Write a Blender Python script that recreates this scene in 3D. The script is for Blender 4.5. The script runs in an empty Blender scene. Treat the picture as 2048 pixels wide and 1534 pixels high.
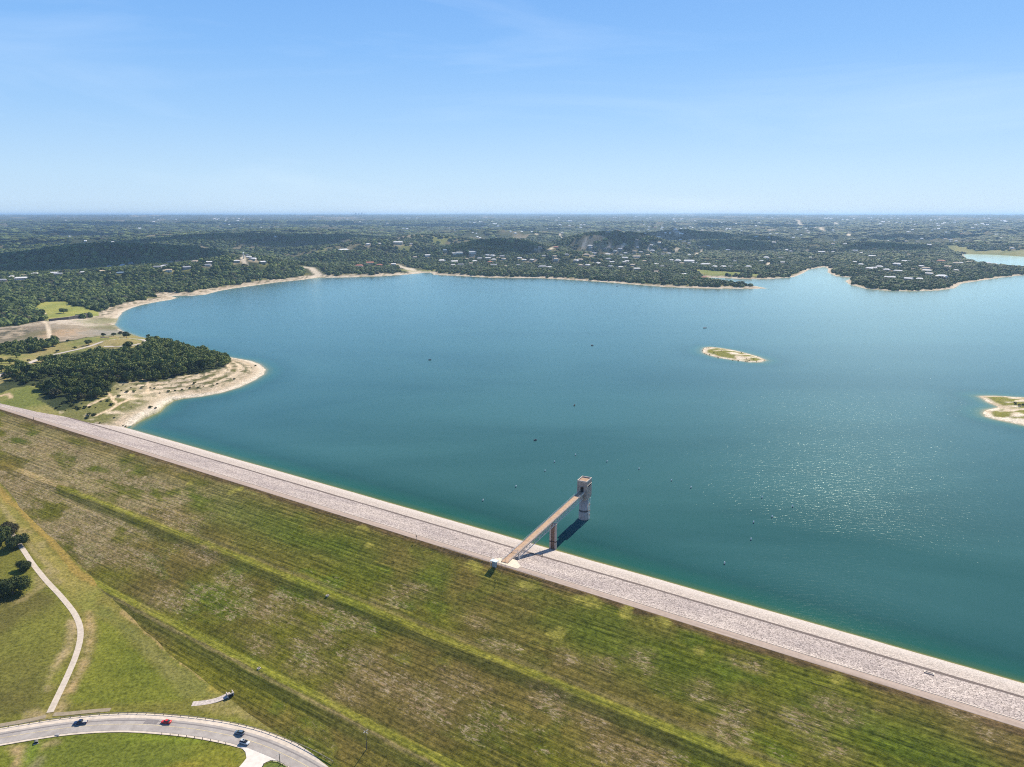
import bpy, math, random
import numpy as np
from mathutils import Vector, Matrix
random.seed(7); rng = np.random.default_rng(11)
SC = bpy.context.scene
COL = SC.collection

# ------------------------------------------------------------------ camera
FPX, IW, IH, YHOR = 1420.0, 2048.0, 1534.0, 429.0
PITCH = math.atan((IH/2-YHOR)/FPX); CAMZ = 210.0
cam = bpy.data.cameras.new("Camera"); cam_o = bpy.data.objects.new("Camera", cam); COL.objects.link(cam_o)
cam_o.location = (0, 0, CAMZ); cam_o.rotation_euler = (math.pi/2-PITCH, 0, 0)
cam.sensor_fit = 'HORIZONTAL'; cam.sensor_width = 36.0; cam.lens = 36.0*FPX/IW
cam.clip_start = 1.0; cam.clip_end = 200000.0
SC.camera = cam_o

# ------------------------------------------------------------------ sky, sun, exposure
SUN_AZ, SUN_EL = 62.0, 42.0          # azimuth counted from +x towards +y
w = bpy.data.worlds.new("World"); SC.world = w; w.use_nodes = True
nt = w.node_tree; nt.nodes.clear()
sky = nt.nodes.new('ShaderNodeTexSky'); sky.sky_type = 'NISHITA'; sky.sun_disc = False
sky.sun_elevation = math.radians(SUN_EL); sky.sun_rotation = math.radians(90.0-SUN_AZ)
sky.altitude = 300; sky.air_density = 1.0; sky.dust_density = 0.4; sky.ozone_density = 2.0
hs = nt.nodes.new('ShaderNodeHueSaturation'); hs.inputs['Saturation'].default_value = 1.0
tc = nt.nodes.new('ShaderNodeTexCoord')
mp = nt.nodes.new('ShaderNodeMapping'); mp.inputs['Scale'].default_value = (1.2, 2.5, 9.0); mp.inputs['Rotation'].default_value = (0.10, 0.22, 0.4)
cn = nt.nodes.new('ShaderNodeTexNoise'); cn.inputs['Scale'].default_value = 1.3; cn.inputs['Detail'].default_value = 9; cn.inputs['Roughness'].default_value = 0.55; cn.inputs['Distortion'].default_value = 0.6
cr = nt.nodes.new('ShaderNodeMapRange'); cr.inputs[1].default_value = 0.50; cr.inputs[2].default_value = 0.85; cr.inputs[3].default_value = 0.0; cr.inputs[4].default_value = 0.20
cm = nt.nodes.new('ShaderNodeMix'); cm.data_type = 'RGBA'; cm.inputs['B'].default_value = (9.0, 9.8, 10.6, 1)
bg = nt.nodes.new('ShaderNodeBackground'); bg.inputs['Strength'].default_value = 0.08
wo = nt.nodes.new('ShaderNodeOutputWorld')
L = nt.links.new
L(tc.outputs['Generated'], mp.inputs['Vector']); L(mp.outputs['Vector'], cn.inputs['Vector'])
L(cn.outputs['Fac'], cr.inputs['Value']); L(cr.outputs['Result'], cm.inputs['Factor'])
sxyz = nt.nodes.new('ShaderNodeSeparateXYZ'); L(tc.outputs['Generated'], sxyz.inputs[0])
ramp = nt.nodes.new('ShaderNodeValToRGB'); L(sxyz.outputs['Z'], ramp.inputs['Fac']); e = ramp.color_ramp.elements
e[0].position = 0.0; e[0].color = (.60, .80, 1.0, 1); e[1].position = 1.0; e[1].color = (.04, .12, .38, 1)
for p_, c_ in ((.05, (.52, .755, 1.0, 1)), (.12, (.37, .64, 1.0, 1)), (.20, (.25, .53, .98, 1)), (.28, (.19, .45, .93, 1)), (.45, (.11, .29, .68, 1))):
    q_ = e.new(p_); q_.color = c_
sc_ = nt.nodes.new('ShaderNodeVectorMath'); sc_.operation = 'SCALE'; sc_.inputs['Scale'].default_value = 8.2; L(ramp.outputs['Color'], sc_.inputs[0])
cmx = nt.nodes.new('ShaderNodeMix'); cmx.data_type = 'RGBA'; cmx.inputs['Factor'].default_value = 0.9
L(sky.outputs['Color'], hs.inputs['Color']); L(hs.outputs['Color'], cmx.inputs['A']); L(sc_.outputs[0], cmx.inputs['B']); L(cmx.outputs['Result'], cm.inputs['A'])
L(cm.outputs['Result'], bg.inputs['Color']); L(bg.outputs['Background'], wo.inputs['Surface'])

sl = bpy.data.lights.new("Sun", 'SUN'); sl.energy = 5.0; sl.angle = math.radians(0.5); sl.color = (1.0, 0.905, 0.75)
so = bpy.data.objects.new("Sun", sl); COL.objects.link(so)
sv = Vector((math.cos(math.radians(SUN_AZ))*math.cos(math.radians(SUN_EL)), math.sin(math.radians(SUN_AZ))*math.cos(math.radians(SUN_EL)), math.sin(math.radians(SUN_EL))))
so.rotation_euler = sv.to_track_quat('Z', 'Y').to_euler(); so.location = (300, 600, 500)
SC.view_settings.view_transform = 'Standard'; SC.view_settings.look = 'None'
SC.view_settings.exposure = 0.6; SC.view_settings.gamma = 1.0
SC.cycles.use_denoising = False; SC.cycles.filter_width = 1.1; SC.cycles.sample_clamp_direct = 5.0; SC.cycles.sample_clamp_indirect = 6.0
SC.cycles.max_bounces = 6; SC.cycles.diffuse_bounces = 2; SC.cycles.glossy_bounces = 2; SC.cycles.transmission_bounces = 2; SC.cycles.volume_bounces = 0

# ------------------------------------------------------------------ haze
HAZE = 4.3e-5
hm = bpy.data.materials.new("haze_air"); hm.use_nodes = True
hn = hm.node_tree; hn.nodes.clear()
pv = hn.nodes.new('ShaderNodeVolumePrincipled'); pv.inputs['Color'].default_value = (0.43, 0.68, 1.0, 1); pv.inputs['Density'].default_value = HAZE; pv.inputs['Anisotropy'].default_value = 0.25
ho = hn.nodes.new('ShaderNodeOutputMaterial'); hn.links.new(pv.outputs['Volume'], ho.inputs['Volume'])
X, Y0, Y1, Z0, Z1 = 62000, -3000, 62000, -60, 262
me = bpy.data.meshes.new("haze")
me.from_pydata([(-X,Y0,Z0),(X,Y0,Z0),(X,Y1,Z0),(-X,Y1,Z0),(-X,Y0,Z1),(X,Y0,Z1),(X,Y1,Z1),(-X,Y1,Z1)], [],
               [(3,2,1,0),(4,5,6,7),(0,1,5,4),(1,2,6,5),(2,3,7,6),(3,0,4,7)])
me.materials.append(hm); haze = bpy.data.objects.new("haze", me); COL.objects.link(haze); haze['kind'] = 'stuff'

# ------------------------------------------------------------------ helpers: rays, noise
def ray(px, py):
    px = np.asarray(px, float); py = np.asarray(py, float)
    x = (px-IW/2)/FPX; v = (IH/2-py)/FPX; cp, sp = math.cos(PITCH), math.sin(PITCH)
    return np.stack([x+0*v, cp+v*sp, -sp+v*cp], -1)
def G(pts, z=0.0):                    # photo sightings -> ground points on the level z
    pts = np.asarray(pts, float); d = ray(pts[..., 0], pts[..., 1]); t = (z-CAMZ)/d[..., 2]
    return np.stack([d[..., 0]*t, d[..., 1]*t], -1)
def _hash(ix, iy, seed):
    h = (ix.astype(np.int64)*374761393 + iy.astype(np.int64)*668265263 + seed*974634777) & 0xffffffff
    h = ((h ^ (h >> 13))*1274126177) & 0xffffffff
    return ((h ^ (h >> 16)) & 0xffff)/65535.0
def vnoise(x, y, seed=0):
    ix = np.floor(x); iy = np.floor(y); fx = x-ix; fy = y-iy
    fx = fx*fx*(3-2*fx); fy = fy*fy*(3-2*fy)
    a = _hash(ix, iy, seed); b = _hash(ix+1, iy, seed); c = _hash(ix, iy+1, seed); d = _hash(ix+1, iy+1, seed)
    return (a*(1-fx)+b*fx)*(1-fy)+(c*(1-fx)+d*fx)*fy
def fbm(x, y, scale, octv=4, seed=0):
    s = np.zeros_like(np.asarray(x, float)); a = 1.0; tot = 0; f = 1.0/scale
    for o in range(octv):
        s += a*vnoise(x*f+17.3*o, y*f-9.1*o, seed+o); tot += a; a *= 0.5; f *= 2.03
    return s/tot
def sst(e0, e1, x):
    t = np.clip((x-e0)/(e1-e0), 0, 1); return t*t*(3-2*t)
def pip(x, y, poly):
    inside = np.zeros(x.shape, bool); n = len(poly)
    for i in range(n):
        x0, y0 = poly[i]; x1, y1 = poly[(i+1) % n]
        if y0 == y1: continue
        c = ((y0 > y) != (y1 > y)) & (x < (x1-x0)*(y-y0)/(y1-y0)+x0)
        inside ^= c
    return inside
def pdist(x, y, line, closed=False):
    d2 = np.full(x.shape, 1e18); n = len(line)
    for i in range(n if closed else n-1):
        x0, y0 = line[i]; x1, y1 = line[(i+1) % n]
        vx, vy = x1-x0, y1-y0; l2 = vx*vx+vy*vy+1e-9
        t = np.clip(((x-x0)*vx+(y-y0)*vy)/l2, 0, 1)
        d2 = np.minimum(d2, (x-x0-t*vx)**2+(y-y0-t*vy)**2)
    return np.sqrt(d2)

# ------------------------------------------------------------------ the dam's own frame: s along the crest, t towards the lake
CREST = 21.0
ANG = math.radians(-32.75)
DV = np.array([math.cos(ANG), math.sin(ANG)]); NV = np.array([-DV[1], DV[0]])
S0, T0 = -196.26, 298.76
def to_st(x, y):
    return x*DV[0]+y*DV[1]-S0, x*NV[0]+y*NV[1]-T0
def to_xy(s, t):
    return (s+S0)*DV[0]+(t+T0)*NV[0], (s+S0)*DV[1]+(t+T0)*NV[1]
PROF_D = [(-230, -54.0), (-106.5, -14.4), (-104.0, -13.6), (-99.5, -13.0), (-58.5, 2.0), (-54.5, 3.6), (-49.0, 4.3), (-1.2, 20.7), (0.0, 21.0)]
PROF_U = [(4.76, 21.0), (43.0, 8.9), (44.3, 7.4), (69.06, 0.0), (76.0, -2.2), (80.0, -2.9), (84, -5.0), (120.0, -17.0)]
def dam_z(t):
    p = PROF_D+PROF_U
    return np.interp(t, [a for a, b in p], [b for a, b in p])
TOE_S = [-1200, -900, -700, -560, -449, -360, -305, -259, -189, -137, -87, -28, 60, 500]
TOE_Z = [30, 22, 13, 5, -1.2, -7.1, -10.2, -12.4, -15.2, -17.8, -18.7, -20.4, -21.0, -22.0]
ABUT_S = [-1100, -900, -715, -643, -588, -553, -528, -505, -490]
ABUT_Z = [26, 25, 22.5, 17.6, 14.3, 8.4, 5.8, -0.8, -2.5]

# ------------------------------------------------------------------ shorelines (sightings of the waterline)
Z5 = lambda L: [(a/3.657, 560+b/3.657) for a, b in L]
LAKE_PX = Z5([(950,1080),(1000,1040),(1080,1000),(1160,965),(1210,915),(1270,880),(1330,868),(1480,850),(1620,825),(1750,785),(1860,735),(1930,690),(1945,655),(1900,615),(1830,590),(1740,575)]) + [
 (452,713),(420,705),(380,694),(330,682),(280,674),(245,662),(229.7,650),(238,634),(246,624),(262.5,616),(287,609),(314.5,603.7),(342,599.6),(355,595.5),(339,592),(383,591.5),(410,589.5),(437.5,582),(465,577),(506,571.5),
 (551,565),(601.6,560),(634.6,555.4),(678,555),(754,553),(804.7,549.8),(837.7,547),(853,545),(863,546),(868,549.8),(919,552),(982.5,555.4),(1020,556),(1076,556),(1139.7,559.5),(1203,563.8),(1254,568),(1330,574),(1406,577),(1508,577.5),(1535,577),(1516,573),(1500,571.5),(1470,569),(1450,566),(1426,560),(1414,556),(1425,555),(1457,556.5),(1500,558.4),(1540,558),(1588,554),(1607,546),(1618,539),(1634,536),(1650,533.8),(1656.5,537.8),(1655,544.5),(1671,552.5),(1709,555.5),(1700,558),(1690,562),(1698,568.6),(1727.5,576.6),(1767.6,581),(1821,582.5),(1874.6,581),(1909,576.6),(1923,567),(1955,562),(2003,555),(2048,550),(2110,545),(2125,542),(2048,538.5),(1995,533),(1939,523),(1925,508),(1990,509.5),(2048,513.5),(2150,517),(2330,520),(2900,545),(3600,640)]
lake = [tuple(p) for p in G(LAKE_PX)]
ex, ey = to_xy(1500.0, 60.0); fx_, fy_ = to_xy(-503.0, 66.0)
lake += [(3200.0, 700.0), (ex, ey), (fx_, fy_)]
ISLE_PX = [[(1404.6,700.6),(1409,695),(1419.5,693.8),(1441.5,696),(1468,700.6),(1494,706.8),(1516,713),(1533,720.4),(1520.6,724.8),(1498.6,724.4),(1468,720.4),(1437,715.6),(1417,710.3),(1406,706)],
           [(1956,793),(1964,791.7),(1990.4,791.7),(2021.7,793.6),(2048,795),(2105,800),(2150,828),(2110,862),(2048,851),(2021.7,845.3),(1986.5,838),(1971,833),(1967,826.5),(1970,820),(1990.4,816.3),(1998,814),(1990,810.9),(1974.8,804.6),(1964,796.8)]]
isles = [[tuple(p) for p in G(P)] for P in ISLE_PX]

# ------------------------------------------------------------------ hills: (sighting of the top, distance, half widths)
HILLS = [(60,551,2300,520,240),(200,547,2250,260,200),(300,540,2250,240,200),(400,528,2350,240,220),(480,514,2480,190,210),(560,541,2600,150,150),
 (230,488,3050,420,300),(60,513,2950,340,240),(330,497,3150,300,280),(420,503,3200,200,220),
 (480,471,4300,620,420),(330,475,4300,400,380),(650,471,4300,420,380),(100,479,4500,600,420),(760,484,3700,330,300),(600,462,5600,900,520),(850,470,4300,300,340),(700,500,3200,200,200),
 (1000,476,3500,260,240),(940,486,3300,190,190),(1185,467,3800,200,220),(1235,464,3900,220,230),(1285,470,3850,170,210),(1350,463,5000,480,360),(1130,504,3050,170,180),(1080,490,3700,200,200),
 (1450,484,4300,340,270),(1560,477,4700,420,360),(1760,488,3900,300,260),(1850,480,5200,560,420),(1680,462,7000,700,450),(1100,452,7500,700,450),(800,455,7200,750,450),(150,456,7200,1000,450),(420,453,8200,900,450),(1950,470,6000,500,400),(1000,462,5600,420,360),
 (1250,446,9500,1400,600),(1600,447,10000,1500,700),(700,446,10500,1400,700),(200,446,10500,1500,700),
 (1400,437,15000,3500,1500),(1900,441,14000,3500,1500),(950,440,15000,2500,1200),(1380,426.5,30000,3500,3000),(1020,427,33000,3800,3000),(560,429.5,30000,4500,3000),(200,432,27000,4500,3000),(1750,429,32000,3500,3000),(1980,431,28000,3000,3000),(760,428.5,36000,2500,3000)]
BASE_R = [0, 1000, 2500, 4000, 6000, 9000, 14000, 22000, 50000]
BASE_Z = [9, 9, 8, 9, 18, 44, 95, 152, 178]
def inland(x, y):
    r = np.hypot(x, y)
    base = np.interp(r, BASE_R, BASE_Z)
    acc = np.zeros_like(r)
    for px, py, Yd, sx, sy in HILLS:
        d = ray(px, py); cx = d[0]/d[1]*Yd; zt = CAMZ+d[2]/d[1]*Yd
        rr = math.hypot(cx, Yd); ux, uy = cx/rr, Yd/rr
        amp = zt-6-float(np.interp(rr, BASE_R, BASE_Z))
        if amp <= 0: continue
        a = (x-cx)*uy-(y-Yd)*ux; b = (x-cx)*ux+(y-Yd)*uy
        syy = np.where(b < 0, sy*.45, sy*1.1); acc += (amp*np.exp(-(a/sx)**2/1.4-np.abs(b/syy)**2.4/1.4))**4
    z = base+acc**0.25
    far = sst(1800, 7000, r)
    rdg = 1-2*np.abs(fbm(x*.62, y*1.5, 640, 4, 3)-0.5)*2.1; z += (rdg-0.55)*(8+88*far)*sst(1200, 3000, r)*(1-.55*sst(0, 40, acc**.25))
    z += (fbm(x, y, 1900, 3, 9)-0.5)*38*sst(4000, 9000, r)
    return np.minimum(z, 246)

def height(x, y):
    s, t = to_st(x, y)
    up = t > -10
    d = np.full(x.shape, -1e9)
    q = up
    xs, ys = x[q], y[q]
    dd = pdist(xs, ys, lake, True)+0.0
    dd = np.where(pip(xs, ys, lake), -dd, dd)
    for P in isles:
        di = pdist(xs, ys, P, True); ins = pip(xs, ys, P)
        dd = np.where(ins, di, np.where(dd < 0, np.maximum(dd, -di), dd))
    d[q] = dd
    # land side
    h = inland(x, y)
    wob = (fbm(x, y, 90, 3, 21)-0.5)*40
    beach = np.clip(d, 0, None)
    rise = 0.11*np.clip(d, 0, 95)+0.0
    k = sst(30, 210, d+wob*0.5)
    z = rise*(1-k)+np.maximum(h, 6)*k
    isl = (x > 200) & (x < 720) & (y > 650) & (y < 1200)
    z = np.where(isl & (d > 0), np.minimum(0.075*d+0.1, 2.6), z)
    z = z+np.where(d > 6, (fbm(x, y, 14, 3, 5)-0.5)*1.2*np.clip(d/40, 0, 1), 0)
    kn = np.zeros_like(z)
    for px, Yk, hk, sx, sy in ((345,1090,9.0,130,110),(410,1030,6.0,100,90)):
        q = ray(px, 700); cx = q[0]/q[1]*Yk; kn = np.maximum(kn, hk*np.exp(-((x-cx)/sx)**2-((y-Yk)/sy)**2))
    z = z+kn*sst(18, 75, d)
    lg = (x < -230) & (x > -700) & (y > 640) & (y < 1250) & (t > 70) & (d > 8) & (d < 125)
    zq = z/1.9+(fbm(x, y, 70, 2, 23)-.5)*.8; st_q = (np.floor(zq)+sst(.0, .30, zq-np.floor(zq)))*1.9-(zq*1.9-z); z = np.where(lg, z*.2+st_q*.8, z)
    zw = np.maximum(d*0.10, -16.0)-0.05
    z = np.where(d > 0, z, zw)
    # next to the left end of the dam
    wa = (1-sst(55, 200, t))*(1-sst(-505, -480, s))
    z = np.where(up & (d > 0), z*(1-wa)+np.interp(s, ABUT_S, ABUT_Z)*wa, z)
    # valley below the dam
    zd = np.interp(s, TOE_S, TOE_Z)+(fbm(x, y, 35, 3, 31)-0.5)*1.0
    wd = 1-sst(-14, 14, t)
    z = z*(1-wd)+zd*wd
    # keep the ground well under the embankment between toe and waterline
    dz = dam_z(t)
    z = np.where((t > -30) & (t < 1) & (s > -640), np.minimum(z, dz-3.0), z)
    z = np.where((t > 28) & (t < 66) & (s > -490), np.minimum(z, dz-2.5), z)
    return z, d

# polar ground sheet, finer close by
TH0, TH1, NC = math.radians(-68), math.radians(68), 1060
rows = [118.0]
while rows[-1] < 56000:
    r = rows[-1]; rows.append(r*(1+min(max(0.0046*(r/900)**0.5, 0.0042), 0.013)))
RR = np.array(rows); NR = len(RR); TH = np.linspace(TH0, TH1, NC)
gr, gt = np.meshgrid(RR, TH, indexing='ij')
GX, GY = gr*np.sin(gt), gr*np.cos(gt)
GZ, GD = height(GX, GY)
LR = np.log(RR)
def lookup(A, x, y):
    r = np.hypot(x, y); i = np.interp(np.log(np.maximum(r, RR[0])), LR, np.arange(NR)); j = (np.arctan2(x, y)-TH0)/(TH1-TH0)*(NC-1)
    i = np.clip(i, 0, NR-1.001); j = np.clip(j, 0, NC-1.001)
    i0 = i.astype(int); j0 = j.astype(int); a = i-i0; b = j-j0
    return (A[i0, j0]*(1-b)+A[i0, j0+1]*b)*(1-a)+(A[i0+1, j0]*(1-b)+A[i0+1, j0+1]*b)*a
def zsurf(x, y):
    x = np.asarray(x, float); y = np.asarray(y, float)
    z = lookup(GZ, x, y); s, t = to_st(x, y)
    dz = np.where((t < 69.5) & (s > -760), dam_z(t), -99)
    return np.maximum(z, dz)
RAYR = RR[::2]
def onland(pts, lift=0.0):            # sightings -> points where they meet the modelled ground
    out = []
    for p in pts:
        d = ray(p[0], p[1]); u = d[:2]/np.linalg.norm(d[:2]); sl_ = d[2]/np.linalg.norm(d[:2])
        zr = CAMZ+RAYR*sl_; zs = zsurf(u[0]*RAYR, u[1]*RAYR); tq = to_st(u[0]*RAYR, u[1]*RAYR)[1]; zs = np.where(tq > 40, np.maximum(zs, 0.0), zs)+lift
        below = np.nonzero(zr <= zs)[0]
        if len(below) == 0: r = RAYR[-1]
        else:
            i = below[0]
            if i == 0: r = RAYR[0]
            else:
                a = zr[i-1]-zs[i-1]; b = zs[i]-zr[i]; r = RAYR[i-1]+(RAYR[i]-RAYR[i-1])*a/(a+b+1e-9)
        out.append((u[0]*r, u[1]*r))
    return out

# ------------------------------------------------------------------ helpers: objects, meshes, materials
def link(name, mesh, mat=None, parent=None, mats=None):
    o = bpy.data.objects.new(name, mesh); COL.objects.link(o)
    for m in (mats or ([mat] if mat else [])): mesh.materials.append(m)
    if parent is not None: o.parent = parent
    return o
def tag(o, label=None, cat=None, group=None, kind=None):
    if label: o['label'] = label
    if cat: o['category'] = cat
    if group: o['group'] = group
    if kind: o['kind'] = kind
    return o
def empty(name, loc, rz=0.0, label=None, cat=None, group=None):
    o = bpy.data.objects.new(name, None); COL.objects.link(o); o.location = loc; o.rotation_euler = (0, 0, rz)
    o.empty_display_size = 1.0
    return tag(o, label, cat, group)
def kids(o): return [c for c in bpy.data.objects if c.parent is o]
def copy_tree(o, parent=None, tree=None):
    tree = tree if tree is not None else KIDS.get(o.name) or kids(o)
    KIDS[o.name] = tree
    c = o.copy(); COL.objects.link(c)
    if parent is not None: c.parent = parent
    for ch in tree: copy_tree(ch, c)
    return c
KIDS = {}
def npmesh(name, V, F, attrs=None, smooth=False):
    V = np.asarray(V, np.float32); F = np.asarray(F, np.int32); k = F.shape[1]
    m = bpy.data.meshes.new(name); m.vertices.add(len(V)); m.vertices.foreach_set('co', V.ravel())
    m.loops.add(F.size); m.loops.foreach_set('vertex_index', F.ravel())
    m.polygons.add(len(F)); m.polygons.foreach_set('loop_start', np.arange(0, F.size, k, dtype=np.int32))
    m.polygons.foreach_set('use_smooth', np.full(len(F), smooth))
    for n, a in (attrs or {}).items():
        a = np.asarray(a, np.float32)
        if a.ndim == 2:
            at = m.attributes.new(n, 'FLOAT_COLOR', 'POINT'); at.data.foreach_set('color', np.c_[a, np.ones(len(a))].astype(np.float32).ravel())
        else:
            at = m.attributes.new(n, 'FLOAT', 'POINT'); at.data.foreach_set('value', a)
    m.update(calc_edges=True); return m
def gridfaces(nr, nc, mask=None):
    i = np.arange(nr*nc).reshape(nr, nc)
    F = np.stack([i[:-1, :-1], i[:-1, 1:], i[1:, 1:], i[1:, :-1]], -1).reshape(-1, 4)
    return F if mask is None else F[mask.ravel()]
class MB:
    def __init__(s): s.v = []; s.f = []; s.mi = []
    def add(s, V, F, mi=0):
        b = len(s.v); s.v += [tuple(p) for p in V]; s.f += [tuple(b+i for i in f) for f in F]; s.mi += [mi]*len(F); return s
    def box(s, c, d, rz=0.0, mi=0, taper=1.0):
        x, y, z = c; a, b, h = d[0]/2, d[1]/2, d[2]/2; cz, sz = math.cos(rz), math.sin(rz); V = []
        for k, q in ((-h, 1.0), (h, taper)):
            for sx, sy in ((-1, -1), (1, -1), (1, 1), (-1, 1)):
                px, py = sx*a*q, sy*b*q; V.append((x+px*cz-py*sz, y+px*sz+py*cz, z+k))
        return s.add(V, [(3,2,1,0),(4,5,6,7),(0,1,5,4),(1,2,6,5),(2,3,7,6),(3,0,4,7)], mi)
    def bar(s, p, q, r, n=4, mi=0, r2=None):
        p = Vector(p); q = Vector(q); d = (q-p).normalized(); a = d.orthogonal().normalized(); b = d.cross(a); r2 = r if r2 is None else r2
        V = []; 
        for o_, rr in ((p, r), (q, r2)):
            for k in range(n):
                t = 2*math.pi*(k+.5)/n; V.append(o_+(a*math.cos(t)+b*math.sin(t))*rr)
        F = [(k, (k+1) % n, n+(k+1) % n, n+k) for k in range(n)]+[tuple(range(n-1, -1, -1)), tuple(range(n, 2*n))]
        return s.add(V, F, mi)
    def lathe(s, prof, n=24, c=(0, 0, 0), mi=0):
        V = [(c[0]+r*math.cos(2*math.pi*k/n), c[1]+r*math.sin(2*math.pi*k/n), c[2]+z) for r, z in prof for k in range(n)]
        F = [(i*n+k, i*n+(k+1) % n, (i+1)*n+(k+1) % n, (i+1)*n+k) for i in range(len(prof)-1) for k in range(n)]
        F += [tuple(range(n-1, -1, -1)), tuple((len(prof)-1)*n+k for k in range(n))]
        return s.add(V, F, mi)
    def mesh(s, name, smooth=False):
        m = bpy.data.meshes.new(name); m.from_pydata(s.v, [], s.f); m.polygons.foreach_set('material_index', s.mi)
        if smooth: m.polygons.foreach_set('use_smooth', [True]*len(s.f))
        m.update(); return m
    def build(s, name, mat, parent=None, smooth=False):
        mats = mat if isinstance(mat, (list, tuple)) else [mat]
        return link(name, s.mesh(name, smooth), parent=parent, mats=mats)

def newmat(name):
    m = bpy.data.materials.new(name); m.use_nodes = True; n = m.node_tree
    b = n.nodes['Principled BSDF']; b.inputs['Roughness'].default_value = 0.9; b.inputs['Specular IOR Level'].default_value = 0.2
    return m, n, b
def node(n, typ, **kw):
    x = n.nodes.new(typ)
    for k, v in kw.items():
        if k.startswith('i_'):
            key = k[2:]; x.inputs[int(key) if key.isdigit() else key].default_value = v
        else: setattr(x, k, v)
    return x
def math_(n, op, a, b=None, clamp=False):
    m = n.nodes.new('ShaderNodeMath'); m.operation = op; m.use_clamp = clamp
    for i, v in ((0, a), (1, b)):
        if v is None: continue
        if isinstance(v, (int, float)): m.inputs[i].default_value = v
        else: n.links.new(v, m.inputs[i])
    return m.outputs[0]
def mix_(n, f, a, b, blend='MIX'):
    m = n.nodes.new('ShaderNodeMix'); m.data_type = 'RGBA'; m.blend_type = blend; m.clamp_factor = True
    for key, v in (('Factor', f), ('A', a), ('B', b)):
        if isinstance(v, tuple): m.inputs[key].default_value = v if len(v) == 4 else v+(1,)
        elif isinstance(v, (int, float)): m.inputs[key].default_value = v
        else: n.links.new(v, m.inputs[key])
    return m.outputs['Result']
def noise_(n, vec, scale, detail=3, rough=0.55, dist=0.0):
    x = node(n, 'ShaderNodeTexNoise', i_Scale=scale, i_Detail=detail, i_Roughness=rough, i_Distortion=dist)
    n.links.new(vec, x.inputs['Vector']); return x.outputs['Fac']
def coords(n, scale=(1, 1, 1), rot=(0, 0, 0)):
    t = n.nodes.new('ShaderNodeTexCoord'); m = node(n, 'ShaderNodeMapping', i_Scale=scale, i_Rotation=rot)
    n.links.new(t.outputs['Object'], m.inputs['Vector']); return m.outputs['Vector']
def range_(n, v, a, b, c=0.0, d=1.0):
    m = node(n, 'ShaderNodeMapRange', i_1=a, i_2=b, i_3=c, i_4=d); n.links.new(v, m.inputs[0]); return m.outputs[0]
def attr_(n, name, out='Fac'):
    a = node(n, 'ShaderNodeAttribute', attribute_name=name); return a.outputs[out]
def bump_(n, b, h, strength, dist):
    x = node(n, 'ShaderNodeBump', i_Strength=strength, i_Distance=dist); n.links.new(h, x.inputs['Height']); n.links.new(x.outputs['Normal'], b.inputs['Normal'])
def simple_mat(name, col, rough=0.8, var=0.18, scale=1.5, metal=0.0, spec=0.3, stretch=(1, 1, 1)):
    m, n, b = newmat(name); v = coords(n, stretch); f = noise_(n, v, scale, 4)
    lo = tuple(c*(1-var) for c in col); hi = tuple(min(1, c*(1+var)) for c in col)
    n.links.new(mix_(n, range_(n, f, .3, .7), lo, hi), b.inputs['Base Color'])
    b.inputs['Roughness'].default_value = rough; b.inputs['Metallic'].default_value = metal; b.inputs['Specular IOR Level'].default_value = spec
    return m

# ------------------------------------------------------------------ what covers the ground
s_g, t_g = to_st(GX, GY)
Rg = np.hypot(GX, GY)
C = lambda *a: np.array(a, float)
def lerp(a, b, f): return a*(1-f[..., None])+b*f[..., None]
n_big = fbm(GX, GY, 260, 4, 41); n_mid = fbm(GX, GY, 40, 4, 42); n_sml = fbm(GX, GY, 9, 3, 43)
col = np.zeros(GX.shape+(3,)); col[:] = C(.034, .046, .020)
col = lerp(col, C(.060, .070, .028), sst(.45, .7, n_mid))
dry = np.zeros(GX.shape); forest = np.ones(GX.shape)
up = t_g > 0
# open scrub in the hills
openf = sst(.60, .68, fbm(GX, GY, 330, 4, 51))*sst(2400, 3400, Rg)
col = lerp(col, lerp(np.broadcast_to(C(.10, .095, .055), col.shape), C(.17, .14, .09), sst(.4, .7, n_sml)), openf*0.75)
forest *= 1-0.8*openf
farf = sst(8000, 20000, Rg)
col = lerp(col, C(.055, .062, .040), farf); fs = sst(.62, .75, fbm(GX, GY, 900, 4, 55)); col = lerp(col, C(.30, .25, .18), farf*fs*0.6)
# shore band: bare pale rock and gravel, drawdown strand lines
bw = 17+26*fbm(GX, GY, 160, 3, 61)
bw = np.where((GX < -150) & (GY < 2600), bw+16, bw)
bw = np.where((GX > 900) & (GY > 1900), bw*0.55, bw)
sh = (1-sst(bw*0.8, bw*1.15, GD+(n_sml-.5)*14))*(GD > -3)*up
bcol = lerp(np.broadcast_to(C(.47, .395, .31), col.shape), C(.36, .295, .22), sst(.35, .7, n_mid))
bcol = lerp(bcol, C(.24, .20, .145), sst(.52, .66, n_sml)*sst(10, 26, GD))
bcol = lerp(bcol, C(.52, .46, .385), 1-sst(3, 9, GD))
bcol = lerp(bcol, C(.085, .085, .045), .8*sst(.58, .66, fbm(GX, GY, 6, 2, 62))*sst(9, 20, GD))
col = lerp(col, bcol, sh); forest *= (1-sst(.15, .5, sh))
grs = sst(.8, 1.25, GD/bw)*(1-sst(1.3, 1.9, GD/bw))*up
col = lerp(col, C(.15, .15, .055), grs*0.8*sst(.4, .55, n_mid)); forest *= 1-grs*0.75*sst(.45, .6, n_mid)

def W(P, lift=0.0): return onland(P, lift)
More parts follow.
